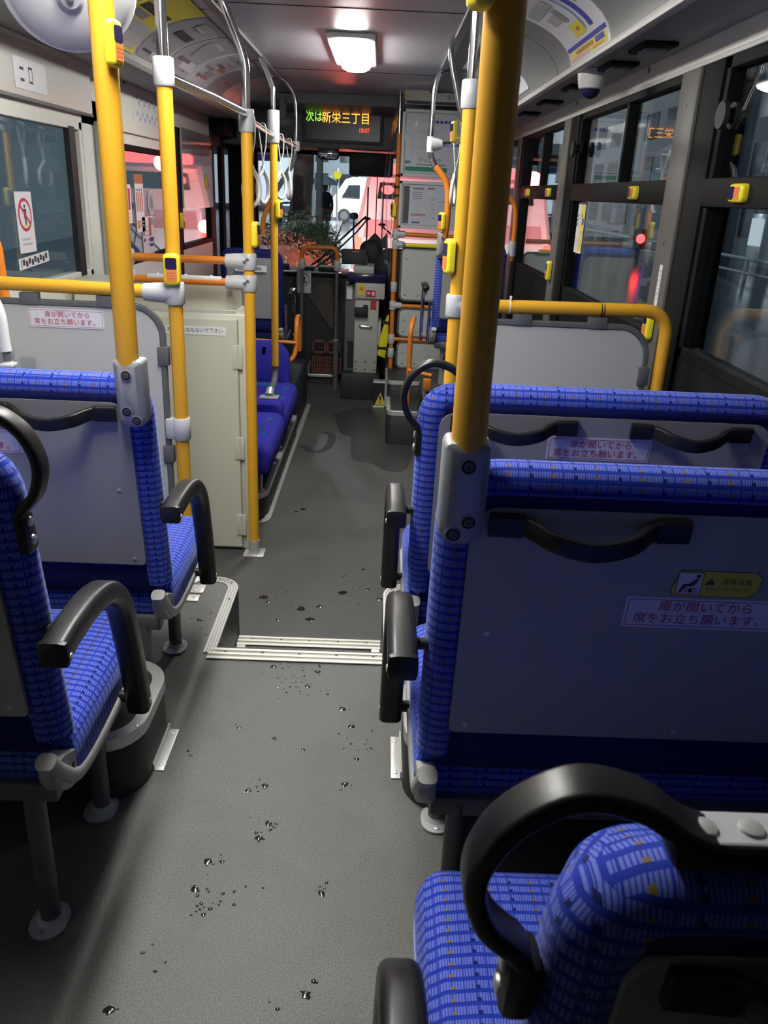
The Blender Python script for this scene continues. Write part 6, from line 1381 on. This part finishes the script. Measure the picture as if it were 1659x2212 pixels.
def building(label, x0, x1, y0, y1, z1, k, face, rows, cols, lit, seed):
    r = random.Random(seed); z0 = ground_z((y0 + y1) / 2) - 0.3 if face == 'rear' else -0.75
    root = thing('building', label, 'building', ((x0 + x1) / 2, (y0 + y1) / 2, z0), 'buildings along the street')
    m = MB(k); m.box(x0, x1, y0, y1, z0, z1); m.build('wall', root)
    dark, lt = MB('facade_glass'), MB('lit_window')
    for i in range(rows):
        for j in range(cols):
            w = lt if r.random() < lit else dark
            zz = z0 + 1.1 + (z1 - z0 - 1.4) * i / rows; hh = (z1 - z0 - 1.4) / rows * 0.6
            if face == 'rear':
                xx = x0 + 0.4 + (x1 - x0 - 0.6) * j / cols; w.box(xx, xx + (x1 - x0) / cols * 0.6, y0 - 0.03, y0 + 0.02, zz, zz + hh)
            else:
                yy = y0 + 0.4 + (y1 - y0 - 0.6) * j / cols; w.box(x0 - 0.03, x0 + 0.02, yy, yy + (y1 - y0) / cols * 0.6, zz, zz + hh)
    dark.build('dark_window', root)
    if lt.v: lt.build('lit_window', root)
building('grey building closing the street far ahead', -12, 14, 62, 70, 9, 'facade', 'rear', 4, 12, 0.12, 1)
building('dark building across the street, nearest to the camera', 13, 22, -10, 3.5, 7.0, 'facade_dark', 'side', 3, 6, 0.0, 2)
building('grey building across the street with a lit ground floor', 12.5, 22, 4, 17, 7.6, 'facade', 'side', 3, 6, 0.06, 3)
building('dark building across the street farther on', 13, 22, 18, 32, 8.5, 'facade_dark', 'side', 4, 7, 0.08, 4)
building('grey building far along the right side of the street', 12, 22, 33, 60, 8, 'facade', 'side', 4, 9, 0.06, 5)
building('building on the left of the bus behind the pavement', -22, -8.5, -10, 12, 7, 'facade_dark', 'rear', 1, 1, 0.0, 6)
def vend(label, y):
    root = thing('vending_machine', label, 'vending machine', (12.0, y, -0.7), 'vending machines across the street')
    m = MB('van'); m.box(11.7, 12.4, y - 0.5, y + 0.5, -0.7, 1.2, 0.03); m.build('case', root); m = MB('lit_window'); m.box(11.66, 11.71, y - 0.42, y + 0.42, 0.25, 1.05); m.build('lit_window', root)
vend('lit vending machine across the street, nearer one', 24.6); vend('lit vending machine across the street, farther one', 26.6)
ts = thing('traffic_light', 'red traffic light across the wet street', 'traffic light', (8.0, 26.2, -0.5))
m = MB('concrete'); m.tube([(8.0, 26.4, -0.6), (8.0, 26.4, 1.2)], 0.06, 8); m.build('pole', ts); m = MB('tyre'); m.box(7.8, 8.2, 26.25, 26.5, 0.0, 0.6, 0.05); m.build('case', ts); m = MB('signal_red'); m.lathe((8.0, 26.24, 0.32), NY, [(0.14, 0), (0.12, 0.04)], 14); m.build('red_lamp', ts)
tg = thing('traffic_light', 'green pedestrian signal farther along the street', 'traffic light', (8.6, 24.0, -0.4))
m = MB('concrete'); m.tube([(8.6, 24.2, -0.6), (8.6, 24.2, 2.6)], 0.06, 8); m.build('pole', tg); m = MB('sign_green'); m.box(8.45, 8.6, 23.95, 24.05, 1.6, 2.4, 0.02); m.build('green_lamp', tg)
gr2 = MB('white_out'); gr2.tube([(9.6, -8, 0.1), (9.6, 9, 0.1), (9.6, 40, 0.1)], 0.05, 8); gr2.tube([(9.6, -8, -0.25), (9.6, 40, -0.25)], 0.04, 8)
for k in range(17): gr2.tube([(9.6, -8 + 3 * k, -0.71), (9.6, -8 + 3 * k, 0.12)], 0.05, 8)
tag(gr2.build('guard_rail'), 'white guard rail along the far side of the street', 'guard rail')
wr_ = MB('tyre')
for k in range(5): wr_.tube(crom([(11.5, -10, 6.8 + 0.25 * k), (11.3, 15, 6.3 + 0.25 * k), (11.0, 40, 6.8 + 0.25 * k)], 8), 0.018, 5)
tag(wr_.build('power_line'), 'bundle of overhead wires across the street', 'wire')

# lamps outside: bus headlamps, red glow of the emergency vehicle, unseen fill lights added along the street
def lamp(name, kind, loc, energy, col, size=0.1, rot=None, spot=None):
    d = bpy.data.lights.new(name, kind); d.energy = energy; d.color = col
    if kind == 'AREA': d.size = size
    else: d.shadow_soft_size = size
    if spot: d.spot_size = spot; d.spot_blend = 0.6
    o = bpy.data.objects.new(name, d); COL.objects.link(o); o.location = loc
    if rot: o.rotation_euler = rot
    return o
for xx in (-1.1, 0.7): lamp('bus_headlamp_light', 'SPOT', (xx, 8.75, -0.05), 260, (1, 0.97, 0.92), 0.08, (math.radians(89), 0, 0), math.radians(75))
lamp('beacon_light', 'POINT', (0.06, 11.3, 1.55), 22, (1, 0.08, 0.08), 0.1)
lamp('tail_light', 'POINT', (-0.48, 11.2, 0.80), 32, (1, 0.10, 0.07), 0.08)
lamp('street_fill_light', 'SPOT', (0.2, 36.0, 6.5), 14000, (0.95, 0.97, 1.0), 0.4, (math.radians(28), 0, 0), math.radians(80))  # added fill without a fixture, aimed at the white van
lamp('street_fill_light', 'POINT', (8.5, 8.0, 6.5), 260, (0.7, 0.87, 1.0), 0.3)  # unseen fill added for the right side of the street
lamp('street_fill_light', 'POINT', (-3.4, 17.0, 5.2), 700, (0.92, 0.96, 1.0), 0.3)  # unseen fill added to brighten trunk and shrub
lamp('street_fill_light', 'POINT', (-1.0, 55.0, 7.0), 5000, (0.9, 0.95, 1.0), 0.4)  # unseen fill added to brighten the far building
